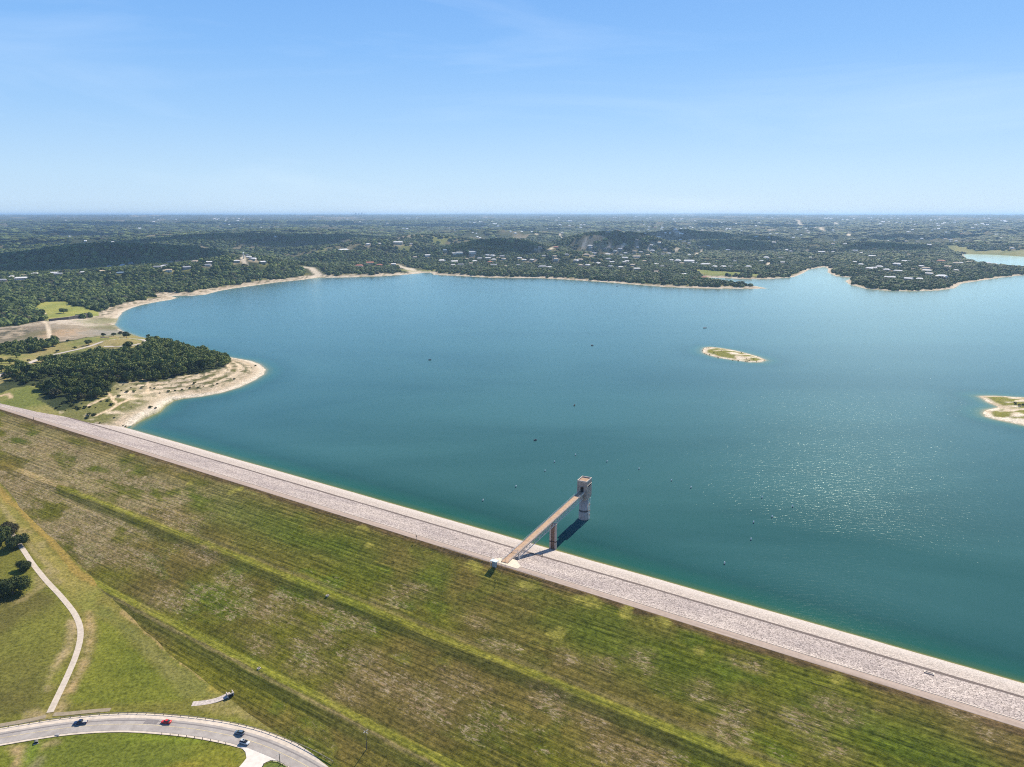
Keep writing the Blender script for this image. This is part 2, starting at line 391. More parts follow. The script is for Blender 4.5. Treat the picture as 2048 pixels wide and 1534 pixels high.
# the wooded point by the dam: terraces of bare rock below the wood
pen = W(Z5([(560,1060),(700,1040),(950,1075),(1160,965),(1270,880),(1480,850),(1750,785),(1930,690),(1945,655),(1830,590),(1720,585),(1640,645),(1480,685),(1300,705),(1130,740),(1010,745),(860,745),(780,830),(700,900),(560,930),(420,960),(280,930)]))
pm = pip(GX, GY, pen) & (GD > -2)
band = np.sin((GD-20)*2*math.pi/15.5+(fbm(GX, GY, 70, 3, 71)-.5)*2.4)
terr = lerp(np.broadcast_to(C(.45, .375, .285), col.shape), C(.105, .105, .04), sst(.0, .45, band)*(.35+.65*sst(.30, .5, fbm(GX, GY, 14, 3, 73)))*sst(20, 27, GD))
terr = lerp(terr, C(.55, .45, .33), .8*sst(.75, .95, -band)*sst(24, 30, GD))
terr = lerp(terr, C(.36, .29, .20), 0.7*sst(.5, .7, n_sml)*sst(6, 14, GD))
terr = lerp(terr, C(.52, .46, .385), 1-sst(4, 11, GD))
terr = lerp(terr, C(.08, .085, .035), .85*sst(.57, .66, fbm(GX, GY, 6, 2, 74))*sst(12, 24, GD))
rock = sst(.53, .64, fbm(GX, GY, 26, 4, 77)-0.16*sst(20, 75, GD)*(s_g < -430))
scrubby = lerp(np.broadcast_to(C(.14, .14, .05), col.shape), C(.52, .43, .32), rock)
rise_ = np.abs(np.gradient(GZ, axis=0)/np.gradient(RR)[:, None]); terr = lerp(terr, C(.25, .195, .135), .8*sst(.14, .34, rise_)*sst(8, 14, GD))
near_dam = (1-sst(95, 190, t_g))
terr = lerp(terr, scrubby, near_dam*sst(6, 30, GD))
col[pm] = terr[pm]; forest[pm] = 0.0
# park, meadow, spillway
def paint(P, c0, c1, f, amt=1.0, clear=True, world=False):
    global col, forest
    poly = P if world else W(P); x0 = min(p[0] for p in poly); x1 = max(p[0] for p in poly); y0 = min(p[1] for p in poly); y1 = max(p[1] for p in poly)
    bb = (GX >= x0) & (GX <= x1) & (GY >= y0) & (GY <= y1); i = np.nonzero(bb)
    k = pip(GX[i], GY[i], poly); i = (i[0][k], i[1][k])
    cc = lerp(np.broadcast_to(C(*c0), (len(i[0]), 3)), C(*c1), f[i]); col[i] = col[i]*(1-amt)+cc*amt
    if clear: forest[i] = 0
    return poly
fm = sst(.35, .65, n_mid); fs_ = sst(.35, .68, n_sml)
paint(Z5([(-400,700),(-200,560),(0,545),(230,540),(400,470),(560,440),(740,412),(860,385),(1080,392),(1160,400),(1040,440),(1040,500),(900,505),(760,500),(560,525),(330,580),(360,640),(240,640),(150,690),(0,760),(-200,860)]), (.25,.21,.09), (.17,.18,.055), fm)
paint(Z5([(-300,870),(0,830),(100,790),(240,770),(380,760),(300,830),(270,870),(420,960),(560,1030),(500,1030),(200,960),(0,915),(-300,850)]), (.21,.195,.07), (.13,.15,.04), fm)
lawn = paint(Z5([(255,205),(310,155),(480,158),(560,190),(720,235),(720,262),(640,268),(350,310),(330,245)]), (.27,.27,.075), (.21,.23,.06), fm)
paint(Z5([(-300,360),(0,345),(130,335),(260,305),(345,300),(640,275),(760,285),(800,320),(870,370),(740,405),(560,435),(420,452),(300,440),(200,465),(0,478),(-300,500)]), (.44,.375,.30), (.25,.205,.15), sst(.35, .62, .5*n_sml+.5*n_mid))
for q_, rr_, cc_ in (((60,400),60,(.10,.09,.065)),((150,420),45,(.12,.11,.07)),((250,395),30,(.13,.12,.06)),((520,385),40,(.40,.27,.16)),((760,385),45,(.22,.22,.20)),((690,330),25,(.50,.44,.36)),((40,375),40,(.13,.105,.08)),((560,300),40,(.5,.44,.37)),((780,300),40,(.15,.16,.06)),((820,345),35,(.12,.13,.05))):
    (x_, y_), = W(Z5([q_])); i = np.nonzero((abs(GX-x_) < rr_*2.5) & (abs(GY-y_) < rr_*2.5)); a = (1-sst(.4, 1.5, np.hypot(GX[i]-x_, (GY[i]-y_)*.8)/rr_+(n_sml[i]-.5)*1.6))*.7; col[i] = col[i]*(1-a[:, None])+C(*cc_)*a[:, None]
paint(Z5([(-300,380),(0,360),(120,345),(240,360),(170,410),(60,430),(-200,440)]), (.33,.27,.20), (.09,.085,.06), fs_)
wall_l = W(Z5([(358,302),(500,290),(640,275)]))
def streak(P, wd, c, clear=None, world=False, soft=0.35, amt=1.0):
    global col, forest
    line = P if world else W(P); cw = clear or wd*1.4
    x0 = min(p[0] for p in line)-cw; x1 = max(p[0] for p in line)+cw; y0 = min(p[1] for p in line)-cw; y1 = max(p[1] for p in line)+cw
    i = np.nonzero((GX >= x0) & (GX <= x1) & (GY >= y0) & (GY <= y1)); d = pdist(GX[i], GY[i], line)
    a = (1-sst(wd*(.5-soft/2), wd*(.5+soft/2), d))*amt; col[i] = col[i]*(1-a[:, None])+C(*c)*a[:, None]
    forest[i] *= sst(cw*.45, cw*.6, d); return line
park_road = Z5([(-300,860),(-150,770),(0,700),(150,640),(250,590),(370,550),(560,510),(640,492),(720,462),(800,440),(900,431),(1000,431),(1075,440),(1060,456),(1020,470),(985,484),(900,486),(800,488),(700,490)])
streak(Z5([(255,205),(320,245),(330,265),(320,295),(345,330),(360,380),(365,420)]), 5, (.55,.46,.35))
streak(Z5([(790,825),(830,880),(860,910),(800,950),(700,990)]), 3.5, (.55,.43,.30)); streak(Z5([(860,910),(960,870)]), 3.5, (.55,.43,.30)); streak(Z5([(1045,715),(1090,765),(1075,820)]), 3, (.50,.40,.28)); streak(Z5([(640,920),(780,860)]), 3.5, (.50,.40,.28))
streak(Z5([(-100,860),(0,850),(60,830),(80,860)]), 4, (.48,.36,.24), soft=.6)
A1 = lambda L: [(a/3.938, 400+b/3.938) for a, b in L]; A2 = lambda L: [(500+a/3.938, 400+b/3.938) for a, b in L]
A3 = lambda L: [(1000+a/3.938, 400+b/3.938) for a, b in L]; A4 = lambda L: [(1500+a/3.737, 400+b/3.737) for a, b in L]
for P, wd in ((A2([(430,532),(480,534),(520,570),(540,585),(500,612)]), 26), (A2([(1150,508),(1215,532),(1270,560),(1320,580)]), 22), (A2([(1250,540),(1290,570)]), 40),
              (A3([(635,385),(645,365),(685,340),(670,300)]), 14), (A3([(950,375),(980,352),(975,335)]), 15), (A3([(1150,390),(1190,365),(1215,350)]), 12), (A3([(1370,408),(1405,384)]), 12), (A3([(1530,442),(1590,398)]), 11), (A3([(1555,355),(1575,375)]), 12),
              (A3([(140,290),(220,280),(300,268)]), 16), (A3([(470,270),(490,308)]), 12), (A3([(395,390),(430,370),(470,365)]), 14), (A3([(630,432),(740,436),(850,430)]), 12), (A3([(215,365),(300,385)]), 11), (A3([(725,495),(770,490)]), 14), (A3([(585,480),(600,470)]), 14),
              (A4([(1310,505),(1315,545)]), 20), (A4([(110,500),(160,465)]), 12), (A4([(1135,470),(1150,455)]), 14), (A4([(345,150),(370,165),(390,190)]), 34), (A4([(470,210),(540,232)]), 50), (A4([(150,228),(340,232)]), 60), (A4([(600,165),(740,180)]), 50), (A4([(735,260),(740,275)]), 25),
              (A1([(1010,520),(1100,513)]), 16), (A1([(840,575),(920,575)]), 18), (A1([(440,610),(500,605)]), 12), (A1([(550,600),(610,598)]), 12), (A1([(1300,550),(1350,560)]), 14), (A1([(1920,440),(1915,480),(1935,505)]), 16), (A2([(220,455),(390,435)]), 10), (A2([(1690,505),(1820,490)]), 9)):
    streak(P, wd, (.52,.45,.36), clear=wd*2.6)
def spot(c, rx, ry, colr, amt=0.8, seed=0):
    global col, forest
    (x, y), = W([c]); i = np.nonzero((abs(GX-x) < rx*1.6) & (abs(GY-y) < ry*1.6)); a = (1-sst(.6, 1.25, np.hypot((GX[i]-x)/rx, (GY[i]-y)/ry)+(n_mid[i]-.5)*1.6))*amt
    col[i] = col[i]*(1-a[:, None])+C(*colr)*a[:, None]; forest[i] *= 1-a*1.05
for c, rx, ry, k in (((400,498),60,90,0),((490,497),90,110,0),((550,494),60,70,0),((680,485),90,120,0),((827,472),130,160,0),((1040,478),70,160,0),((866,486),50,60,1),((880,477),55,110,1),((640,502),30,50,1),((812,500),40,50,1),((1180,468),150,130,2),((1010,480),110,120,2),((1200,478),60,60,0),((310,470),120,150,0),
                     ((1095,545),26,14,1),((1340,528),40,60,1),((875,540),70,25,1),((795,540),60,20,1),((340,525),30,50,0),((1720,545),70,20,1),((1915,542),40,30,1),((1450,545),160,40,1),((1380,535),60,50,1),((1560,545),60,30,1),((1990,545),80,30,0)):
    spot(c, rx*(.7 if k == 2 else 1), ry*(.7 if k == 2 else 1), ((.25,.21,.14),(.19,.20,.065),(.15,.115,.08))[k], (.75,.8,.45)[k])
paint(A4([(1440,335),(1560,345),(1700,370),(2300,375),(2300,455),(2048,440),(1850,410),(1600,398),(1520,390)]), (.24,.23,.10), (.16,.175,.07), fm)
paint(A3([(1500,545),(1600,550),(2048,585),(2048,600),(1640,590),(1500,560)]), (.25,.25,.09), (.16,.19,.05), fm)
# islands
for k_, P in enumerate(isles):
    i = np.nonzero(pip(GX, GY, P)); dd = GD[i]
    cc = lerp(np.broadcast_to(C(.62,.55,.46), (len(dd), 3)), C(.46,.38,.28), fs_[i])
    cc = lerp(cc, C(.17,.17,.04), sst(5, 9, dd)*sst(.34, .46, fbm(GX[i], GY[i]*1.6, 18, 2, 81)))
    col[i] = cc; forest[i] = 0
col[(GD < 0) & up] = C(.20, .20, .13); forest[(GD < 3) | ~up] = 0
forest *= (1-(1-sst(70, 130, t_g))*(s_g > -700))
# valley below the dam: mown and rough grass
v = (t_g < 10)
nb = fbm(GX, GY, 60, 4, 91); ns = fbm(GX, GY, 5, 3, 92)
g0 = lerp(np.broadcast_to(C(.118,.118,.024), col.shape), C(.165,.148,.038), sst(.35, .7, nb)); g0 = lerp(g0, C(.155,.165,.028), 0.6*sst(.5, .7, fbm(GX, GY, 22, 3, 93)))
col[v] = g0[v]; forest[v] = 0
def vz(P): return [tuple(p) for p in onland(P)]
V7 = lambda L: [(a/2.873, 1000+b/2.873) for a, b in L]
def vpaint(P, c0, c1, f, amt=1.0, edge=3.0, dr=None):
    poly = vz(P); x0, x1 = min(p[0] for p in poly)-9, max(p[0] for p in poly)+9; y0, y1 = min(p[1] for p in poly)-9, max(p[1] for p in poly)+9
    i = np.nonzero((GX > x0) & (GX < x1) & (GY > y0) & (GY < y1)); d = pdist(GX[i], GY[i], poly, True); d = np.where(pip(GX[i], GY[i], poly), d, -d)+(ns[i]-.5)*edge*1.6
    a = sst(-edge, edge, d)*amt; cc = lerp(np.broadcast_to(C(*c0), (len(a), 3)), C(*c1), f[i]); col[i] = col[i]*(1-a[:, None])+cc*a[:, None]
    if dr is not None: dry[i] = np.maximum(dry[i]*(1-a), dr*a)
fb = sst(.35, .65, nb)
# strip of yellow grass between the toe and the track
vpaint(V7([(-300,-300),(-60,-60),(60,20),(180,170),(330,330),(450,440),(560,500),(560,610),(540,640),(480,640),(400,560),(300,430),(190,330),(120,180),(0,60),(-300,-60)]), (.22,.19,.055), (.17,.17,.04), fb)
vpaint(V7([(0,570),(130,540),(270,510),(330,580),(400,680),(415,760),(380,850),(310,930),(270,1050),(250,1180),(140,1220),(0,1260),(-300,1300),(-300,620)]), (.100,.094,.026), (.135,.138,.028), fb)
vpaint(V7([(560,690),(640,700),(800,880),(1000,1080),(1070,1140),(800,1175),(560,1160),(420,1180),(380,1150),(500,960),(560,800)]), (.105,.122,.018), (.140,.150,.024), fb)
vpaint(V7([(540,600),(600,600),(740,720),(950,900),(1150,1030),(1270,1090),(1270,1120),(1060,1140),(900,960),(760,800),(620,680),(540,660)]), (.155,.15,.045), (.135,.14,.035), fb)
vpaint(V7([(500,640),(520,640),(540,760),(520,900),(470,1010),(420,1110),(370,1110),(440,980),(490,860),(490,720)]), (.30,.22,.10), (.20,.165,.06), fs_, edge=2.5, dr=.35)
vpaint(V7([(400,690),(440,700),(450,770),(420,850),(360,920),(310,1000),(280,1090),(255,1090),(290,960),(370,850)]), (.33,.25,.14), (.22,.18,.08), fs_, amt=.8, edge=2.5, dr=.45)
vpaint(V7([(190,420),(240,440),(270,490),(160,560),(60,610),(70,590),(200,510)]), (.26,.21,.11), (.20,.165,.07), fs_, amt=.7)
vpaint(V7([(270,400),(350,470),(330,480),(250,430)]), (.32,.25,.15), (.22,.18,.08), fs_, amt=.8, dr=.4)
vpaint(V7([(140,1225),(200,1205),(290,1215),(250,1250),(140,1258)]), (.30,.23,.12), (.20,.17,.06), fs_, amt=.8, dr=.4)
vpaint(V7([(310,1200),(360,1120),(400,1150),(400,1180),(340,1225)]), (.29,.22,.11), (.20,.17,.06), fs_, amt=.8, dr=.3)
vpaint(V7([(130,165),(190,175),(180,195),(120,185)]), (.34,.27,.17), (.26,.2,.1), fs_, amt=.8); vpaint(V7([(205,250),(260,240),(300,270),(230,280)]), (.30,.24,.13), (.2,.18,.06), fs_, amt=.6)
# orange-tinged line of dry grass along the toe
tl = vz(V7([(-40,-110),(40,0),(130,50),(210,150),(340,280),(430,400),(500,450),(560,480)])); 
for L_, wd, cc in ((tl, 5.0, (.27,.19,.055)), (vz(V7([(700,640),(860,770),(960,860),(1100,960),(1240,1060)])), 2.6, (.30,.22,.10)), (vz(V7([(1230,1070),(1290,1085),(1320,1075)])), 6, (.24,.20,.045)), (vz(V7([(0,20),(90,150),(200,300),(330,420)])), 2.5, (.24,.2,.09))):
    i = np.nonzero((GX > -460) & (GX < -60) & (GY > 200) & (GY < 640)); d = pdist(GX[i], GY[i], L_)+(ns[i]-.5)*3; a = (1-sst(wd*.3, wd*.75, d))*.85
    col[i] = col[i]*(1-a[:, None])+C(*cc)*a[:, None]
# the field inside the road bend
vpaint([(-80,1500),(0,1489),(122,1468),(250,1462),(300,1463),(380,1473),(440,1486),(478,1502),(486,1518),(474,1534),(460,1620),(-80,1700)], (.105,.125,.020), (.15,.155,.022), fb, edge=1.0)
vpaint([(330,1534),(380,1520),(450,1518),(478,1534),(470,1580),(330,1580)], (.22,.19,.03), (.16,.16,.025), fs_, amt=.7)
vpaint([(270,1466),(330,1468),(400,1482),(300,1484),(240,1474)], (.15,.19,.02), (.12,.16,.018), fb, amt=.8)
vpaint([(20,1495),(48,1497),(50,1512),(44,1528),(36,1545),(15,1545),(30,1515)], (.36,.25,.13), (.26,.19,.09), fs_, amt=.85, dr=.3)
vpaint([(85,1487),(110,1480),(112,1486),(92,1496),(78,1502)], (.33,.25,.14), (.22,.18,.06), fs_, amt=.8)
vpaint([(60,1534),(76,1515),(84,1516),(72,1540)], (.28,.24,.17), (.2,.18,.1), fs_, amt=.7)
vpaint([(52,1500),(66,1490),(82,1492),(62,1520),(46,1534)], (.09,.15,.02), (.12,.17,.02), fs_, amt=.8)
vpaint([(385,1403),(410,1395),(440,1392),(470,1395),(520,1420),(560,1450),(600,1490),(610,1500),(560,1470),(500,1440),(440,1430),(390,1418)], (.17,.15,.045), (.23,.19,.075), fs_, amt=.7, dr=.2)

# ------------------------------------------------------------------ ground sheet
ground_mat, n, b = newmat("ground_cover")
cv = coords(n); f1 = noise_(n, cv, 0.6, 6, .75); f2 = noise_(n, cv, 0.16, 3)
cc = mix_(n, 1.0, attr_(n, 'cover', 'Color'), mix_(n, range_(n, f1, .34, .66), (.46,.48,.44), (1.58,1.52,1.46)), 'MULTIPLY')
cc = mix_(n, 1.0, cc, mix_(n, range_(n, f2, .3, .7), (.86,.88,.86), (1.14,1.12,1.12)), 'MULTIPLY')
st_ = math_(n, 'MULTIPLY', attr_(n, 'straw'), range_(n, noise_(n, cv, 0.75, 3, .7), .48, .60), True)
cc = mix_(n, st_, cc, (.40,.32,.20)); n.links.new(cc, b.inputs['Base Color']); bump_(n, b, f1, 0.5, 0.35)
b.inputs['Specular IOR Level'].default_value = 0.05; b.inputs['Roughness'].default_value = 1.0
V = np.stack([GX, GY, GZ], -1).reshape(-1, 3)
gm = npmesh("ground", V, gridfaces(NR, NC), {'cover': col.reshape(-1, 3), 'straw': dry.ravel()}, True)
ground = tag(link("ground", gm, ground_mat), kind='structure')

# ------------------------------------------------------------------ lake
zz = np.where((t_g > 50) & (t_g < 125) & (s_g > -520), np.maximum(GZ, dam_z(t_g)), GZ)
wm_ = (np.minimum.reduce([GZ[:-1, :-1], GZ[1:, :-1], GZ[1:, 1:], GZ[:-1, 1:]]) < 0.35) & (t_g[:-1, :-1] > 52) & (GY[:-1, :-1] < 9000)
WV = np.stack([GX, GY, np.zeros_like(GX)], -1).reshape(-1, 3)
WF = gridfaces(NR, NC, wm_); used, inv = np.unique(WF, return_inverse=True)
lake_mat, n, b = newmat("lake_water")
cv = coords(n); dp = attr_(n, 'depth')
rp = n.nodes.new('ShaderNodeValToRGB'); n.links.new(range_(n, dp, 0, 6.0), rp.inputs['Fac']); e = rp.color_ramp.elements
e[0].position = 0.0; e[0].color = (.34,.27,.13,1); e[1].position = 1.0; e[1].color = (.034,.106,.112,1)
for p_, c_ in ((.03, (.20,.19,.075,1)), (.09, (.060,.120,.065,1)), (.22, (.020,.095,.082,1)), (.47, (.021,.080,.083,1)), (.60, (.025,.090,.094,1))):
    q_ = e.new(p_); q_.color = c_
big = noise_(n, coords(n, (.0022, .0045, 1), (0, 0, -.35)), 1.0, 5, .6, .8)
cw = mix_(n, 1.0, rp.outputs['Color'], mix_(n, range_(n, big, .35, .65), (.80,.86,.86), (1.18,1.13,1.12)), 'MULTIPLY')
wv = noise_(n, coords(n, (.20, .42, .3), (0, 0, math.radians(18))), 1.0, 4, .6, .4); wv2 = noise_(n, coords(n, (1.1, 1.7, 1), (0, 0, math.radians(10))), 1.0, 3, .6)
hgt = math_(n, 'ADD', wv, math_(n, 'MULTIPLY', wv2, .22))
hgt = math_(n, 'MULTIPLY', hgt, range_(n, big, .32, .62, .85, 1.1))
gv = node(n, 'ShaderNodeTexVoronoi', i_Scale=.55, i_Randomness=1.0); n.links.new(coords(n, (1, 1, 0)), gv.inputs['Vector'])
gc_ = node(n, 'ShaderNodeSeparateColor'); n.links.new(gv.outputs['Color'], gc_.inputs[0])
gl = range_(n, gv.outputs['Distance'], 0.0, .62, 1.0, 0.0); gl = math_(n, 'MULTIPLY', math_(n, 'MULTIPLY', gl, gl), math_(n, 'MULTIPLY', range_(n, gc_.outputs[0], .82, 1.0, 0, .13), range_(n, noise_(n, coords(n, (.018, .03, 0)), 1.0, 3), .42, .62, .25, 1.0))); hgt = math_(n, 'ADD', math_(n, 'MULTIPLY', hgt, .37), gl)
n.nodes.remove(b); bp = node(n, 'ShaderNodeBump', i_Strength=1.0, i_Distance=.62); n.links.new(hgt, bp.inputs['Height'])
lane = noise_(n, coords(n, (.0007, .0075, 1), (0, 0, -.30)), 1.0, 4, .55, .5); cw = mix_(n, range_(n, lane, .54, .66, 0, .45), cw, mix_(n, 1.0, cw, (.74,.80,.82), 'MULTIPLY'))
df = node(n, 'ShaderNodeBsdfDiffuse'); gs = node(n, 'ShaderNodeBsdfGlossy', i_Roughness=.15, i_Color=(.84, 1.0, .93, 1)); fr = node(n, 'ShaderNodeFresnel', i_IOR=1.333); mxs = n.nodes.new('ShaderNodeMixShader')
n.links.new(cw, df.inputs['Color']); n.links.new(bp.outputs['Normal'], gs.inputs['Normal']);
fac = math_(n, 'ADD', math_(n, 'MULTIPLY', fr.outputs[0], .007), math_(n, 'MULTIPLY', math_(n, 'MAXIMUM', math_(n, 'SUBTRACT', fr.outputs[0], .10), 0.0), 1.45))
n.links.new(fac, mxs.inputs[0]); n.links.new(df.outputs[0], mxs.inputs[1]); n.links.new(gs.outputs[0], mxs.inputs[2]); n.links.new(mxs.outputs[0], n.nodes['Material Output'].inputs['Surface'])
lm = npmesh("lake_water", WV[used], inv.reshape(-1, 4), {'depth': np.maximum(-zz.ravel()[used], 0)}, True)
lake_o = tag(link("lake_water", lm, lake_mat), kind='structure')

# ------------------------------------------------------------------ the embankment dam
dam = empty("earth_dam", (*to_xy(0.0, 0.0), 0.0), ANG, "long grassy earth dam with a narrow crest road and a pale stone lake side", "dam")
SA = np.arange(-790, 430.1, 1.3)
TA = np.unique(np.concatenate([np.arange(-165, 0.01, 1.1), [0.0], [p for p, q in PROF_D if p > -165]]))
ss, tt = np.meshgrid(SA, TA, indexing='ij'); zz_ = dam_z(tt)
und = (fbm(ss, tt*2, 26, 3, 101)-.5)*0.5*sst(0, -6, tt)
wx, wy = to_xy(ss, tt)
a1 = fbm(ss, tt*1.7, 75, 4, 111); a2 = fbm(ss, tt*2.5, 22, 4, 112); a3 = fbm(ss, tt*2.2, 7, 3, 113)
fc = np.zeros(ss.shape+(3,)); fc[:] = C(.132, .127, .019)
fc = lerp(fc, C(.158, .100, .046), sst(.40, .66, a1)*0.5); fc = lerp(fc, C(.095, .138, .014), sst(.52, .72, a2)*0.6*(1-sst(.5, .7, a1)*.5))
upg = np.exp(-((tt+22)/16)**2); fc = lerp(fc, C(.092, .122, .015), upg*0.8*sst(.25, .6, fbm(ss, tt, 50, 3, 114)))
leftd = 1-sst(-330, -120, ss+(a1-.5)*260-0.9*(tt+60))
fc = lerp(fc, C(.27, .205, .105), leftd*0.72*sst(.3, .6, a2))
fd = 0.22+0.50*sst(.5, .72, a2)*sst(-14, -45, tt)+0.95*leftd*sst(.34, .56, a2)*sst(-10, -22, tt)+.5*np.exp(-((tt+80)/13)**2)*sst(.48, .62, a3+.35*(a1-.5))
verge = (1-sst(-5.2, -1.6, tt+(a3-.5)*4)); fc = lerp(fc, C(.115, .078, .040), 1-verge)
for t0, wd, cc, am in ((-51.8, 2.6, (.165,.168,.028), .68), (-56.6, 3.0, (.066,.072,.018), .7), (-101.6, 2.6, (.178,.182,.030), .78), (-107.5, 3.6, (.070,.076,.018), .7), (-48.0, 1.2, (.20,.16,.075), .45), (-104.6, .9, (.26,.20,.11), .6)):  # bench strips: bright flats and shaded drops below are put into the colour
    a = np.exp(-(((tt+(a3-.5)*1.6)-t0)/wd)**4)*am*(sst(-395, -345, ss) if t0 > -60 else sst(-300, -235, ss)); fc = lerp(fc, C(*cc), a); fd = fd*(1-a*.9)
YEL = onland([(722,1058),(738,1090),(950,1130),(1060,1172),(1178,1203),(1255,1221),(1250,1230),(1322,1244),(1330,1250),(1676,1358),(1112,1265),(380,966),(265,910),(478,978),(462,984),(1400,1300),(1040,1170),(1155,1197),(1118,1262)])
YR = [(5.5,3.2),(4,2.5),(6.5,4.2),(4,2.5),(7.5,4),(4,6),(4,3),(6,3.5),(3,3),(3.5,3.5),(5,4),(4,3),(4,2.5),(4,3),(4,3),(3,3),(4,3),(4,3),(4,3)]
TAN = [(787,1196,13,9),(832,1181,12,5),(649,1274,12,8),(723,1312,14,7),(727,1345,10,7),(787,1372,18,7),(858,1409,13,10),(821,1383,18,6),(926,1364,16,6),(1004,1289,10,5),(1206,1334,8,6),(1214,1495,12,8),(1042,1173,7,4),(607,1293,14,6),(686,1387,14,7),(1285,1315,8,8),(1311,1521,14,6),(1403,1376,6,7),(1464,1437,8,11),(1605,1446,10,8),(1683,1422,14,7),(1273,1515,12,6),(1651,1490,12,7),(1938,1431,9,4),(1985,1470,10,5),(540,1222,26,7),(400,1105,22,7),(330,1200,20,9),(520,1290,18,6),(620,1330,16,8),(250,960,40,8),(120,900,60,10),(60,970,50,12),(170,1060,30,10),(230,1110,34,10),(330,1030,36,7),(560,1200,14,6),(470,1160,20,5),(700,1240,20,6),(640,1215,18,5),(1100,1400,12,6),(1180,1440,12,6),(950,1240,14,5),(1500,1330,10,4),(1140,1320,9,5)]
tn = np.zeros(ss.shape)
for px, py, ra, rb in TAN:
    (x, y), = onland([(px, py)]); s_, t_ = to_st(x, y); i = np.nonzero(abs(SA-s_) < ra*2.2)[0]; sl_ = slice(i[0], i[-1]+1)
    tn[sl_] = np.maximum(tn[sl_], 1-sst(.25, 1.5, np.hypot((ss[sl_]-s_)/ra, (tt[sl_]-t_)/rb)+(a3[sl_]-.5)*1.5))
fc = lerp(fc, C(.22,.155,.08), tn*.32); fd = np.clip(fd+tn*.68, 0, 1)
ys = np.zeros(ss.shape)
for (x, y), (ra, rb) in zip(YEL, YR):
    s_, t_ = to_st(x, y); ys = np.maximum(ys, 1-sst(.5, 1.15, np.hypot((ss-s_)/ra, (tt-t_)/rb)+(a3-.5)*1.0))
fc = lerp(fc, C(.27,.24,.055), ys*.9*sst(.2,.42,a3)); fd = np.clip(fd*(1-ys), 0, 1)
mow = np.clip(0.8+0.9*upg+0.5*np.exp(-((tt+62)/7)**2)+.5*np.exp(-((tt+114)/9)**2), 0, 1)
grass_mat, n, b = newmat("mown_slope_grass")
cv = coords(n); l1 = noise_(n, coords(n, (.012, .62, 0)), 1.0, 3, .6, .2); l2 = noise_(n, coords(n, (.035, 1.5, 0)), 1.0, 2, .6)
f1 = noise_(n, coords(n, (.7, 1.0, .5)), .62, 6, .78); f3 = noise_(n, cv, .20, 4, .6)
sx_ = node(n, 'ShaderNodeSeparateXYZ'); n.links.new(cv, sx_.inputs[0]); wob_ = noise_(n, coords(n, (.008, .10, 0)), 1.0, 3, .6)
sn_ = math_(n, 'SINE', math_(n, 'ADD', math_(n, 'MULTIPLY', sx_.outputs['Y'], 2*math.pi/2.7), math_(n, 'MULTIPLY', wob_, 14.0)))
lines = math_(n, 'ADD', math_(n, 'ADD', math_(n, 'MULTIPLY', l1, .55), math_(n, 'MULTIPLY', l2, .45)), math_(n, 'MULTIPLY', sn_, .04))
cc = attr_(n, 'cover', 'Color')
cc = mix_(n, attr_(n, 'mown'), cc, mix_(n, 1.0, cc, mix_(n, range_(n, lines, .36, .64), (.52,.57,.52), (1.45,1.41,1.26)), 'MULTIPLY'))
cc = mix_(n, 1.0, cc, mix_(n, range_(n, f3, .32, .68), (.80,.82,.80), (1.22,1.20,1.2)), 'MULTIPLY')
cc = mix_(n, 1.0, cc, mix_(n, range_(n, f1, .34, .66), (.40,.44,.40), (1.68,1.62,1.50)), 'MULTIPLY')
sp_ = noise_(n, coords(n, (.32, 1.0, .6)), 1.0, 5, .8, .5)
th_ = math_(n, 'SUBTRACT', .73, math_(n, 'MULTIPLY', attr_(n, 'straw'), .235))
st_ = range_(n, math_(n, 'SUBTRACT', sp_, th_), 0.0, 0.09)
cc = mix_(n, math_(n, 'MULTIPLY', st_, .72), cc, mix_(n, range_(n, f3, .4, .6), (.40,.265,.14), (.56,.42,.26)))
n.links.new(cc, b.inputs['Base Color']); bump_(n, b, math_(n, 'ADD', f1, l1), .6, .35); b.inputs['Roughness'].default_value = 1.0; b.inputs['Specular IOR Level'].default_value = .04
FM = npmesh("grass_face", np.stack([ss, tt, zz_+und], -1).reshape(-1, 3), gridfaces(*ss.shape)[:, ::-1], {'cover': fc.reshape(-1, 3), 'straw': fd.ravel(), 'mown': mow.ravel()}, True)
link("grass_face", FM, grass_mat, dam)
# crest road and its pale kerb
def strip(T, Z, ds=6.0):
    S = np.arange(SA[0], SA[-1]+.1, ds); a, b_ = np.meshgrid(S, np.arange(len(T)), indexing='ij')
    return np.stack([a, np.array(T)[b_], np.array(Z)[b_]], -1).reshape(-1, 3), gridfaces(len(S), len(T))[:, ::-1]
cmat, n, b = newmat("crest_paving"); cv = coords(n); f1 = noise_(n, cv, .5, 5, .65); f2 = noise_(n, coords(n, (.02, 1.2, 1)), 1.0, 3)
cc = mix_(n, range_(n, f2, .35, .65), (.33,.255,.205), (.41,.325,.27)); cc = mix_(n, 1.0, cc, mix_(n, range_(n, f1, .3, .7), (.86,.86,.86), (1.12,1.12,1.12)), 'MULTIPLY'); n.links.new(cc, b.inputs['Base Color'])
link("crest_road", npmesh("crest_road", *strip([-.25, 0.0, 2.4, 4.5], [20.95, 21.03, 21.10, 21.04])), cmat, dam)
kmat = simple_mat("kerb_concrete", (.62,.52,.42), .9, .15, .8)
link("crest_kerb", npmesh("crest_kerb", *strip([4.5, 4.52, 4.9, 4.95], [20.98, 21.18, 21.18, 20.85])), kmat, dam)
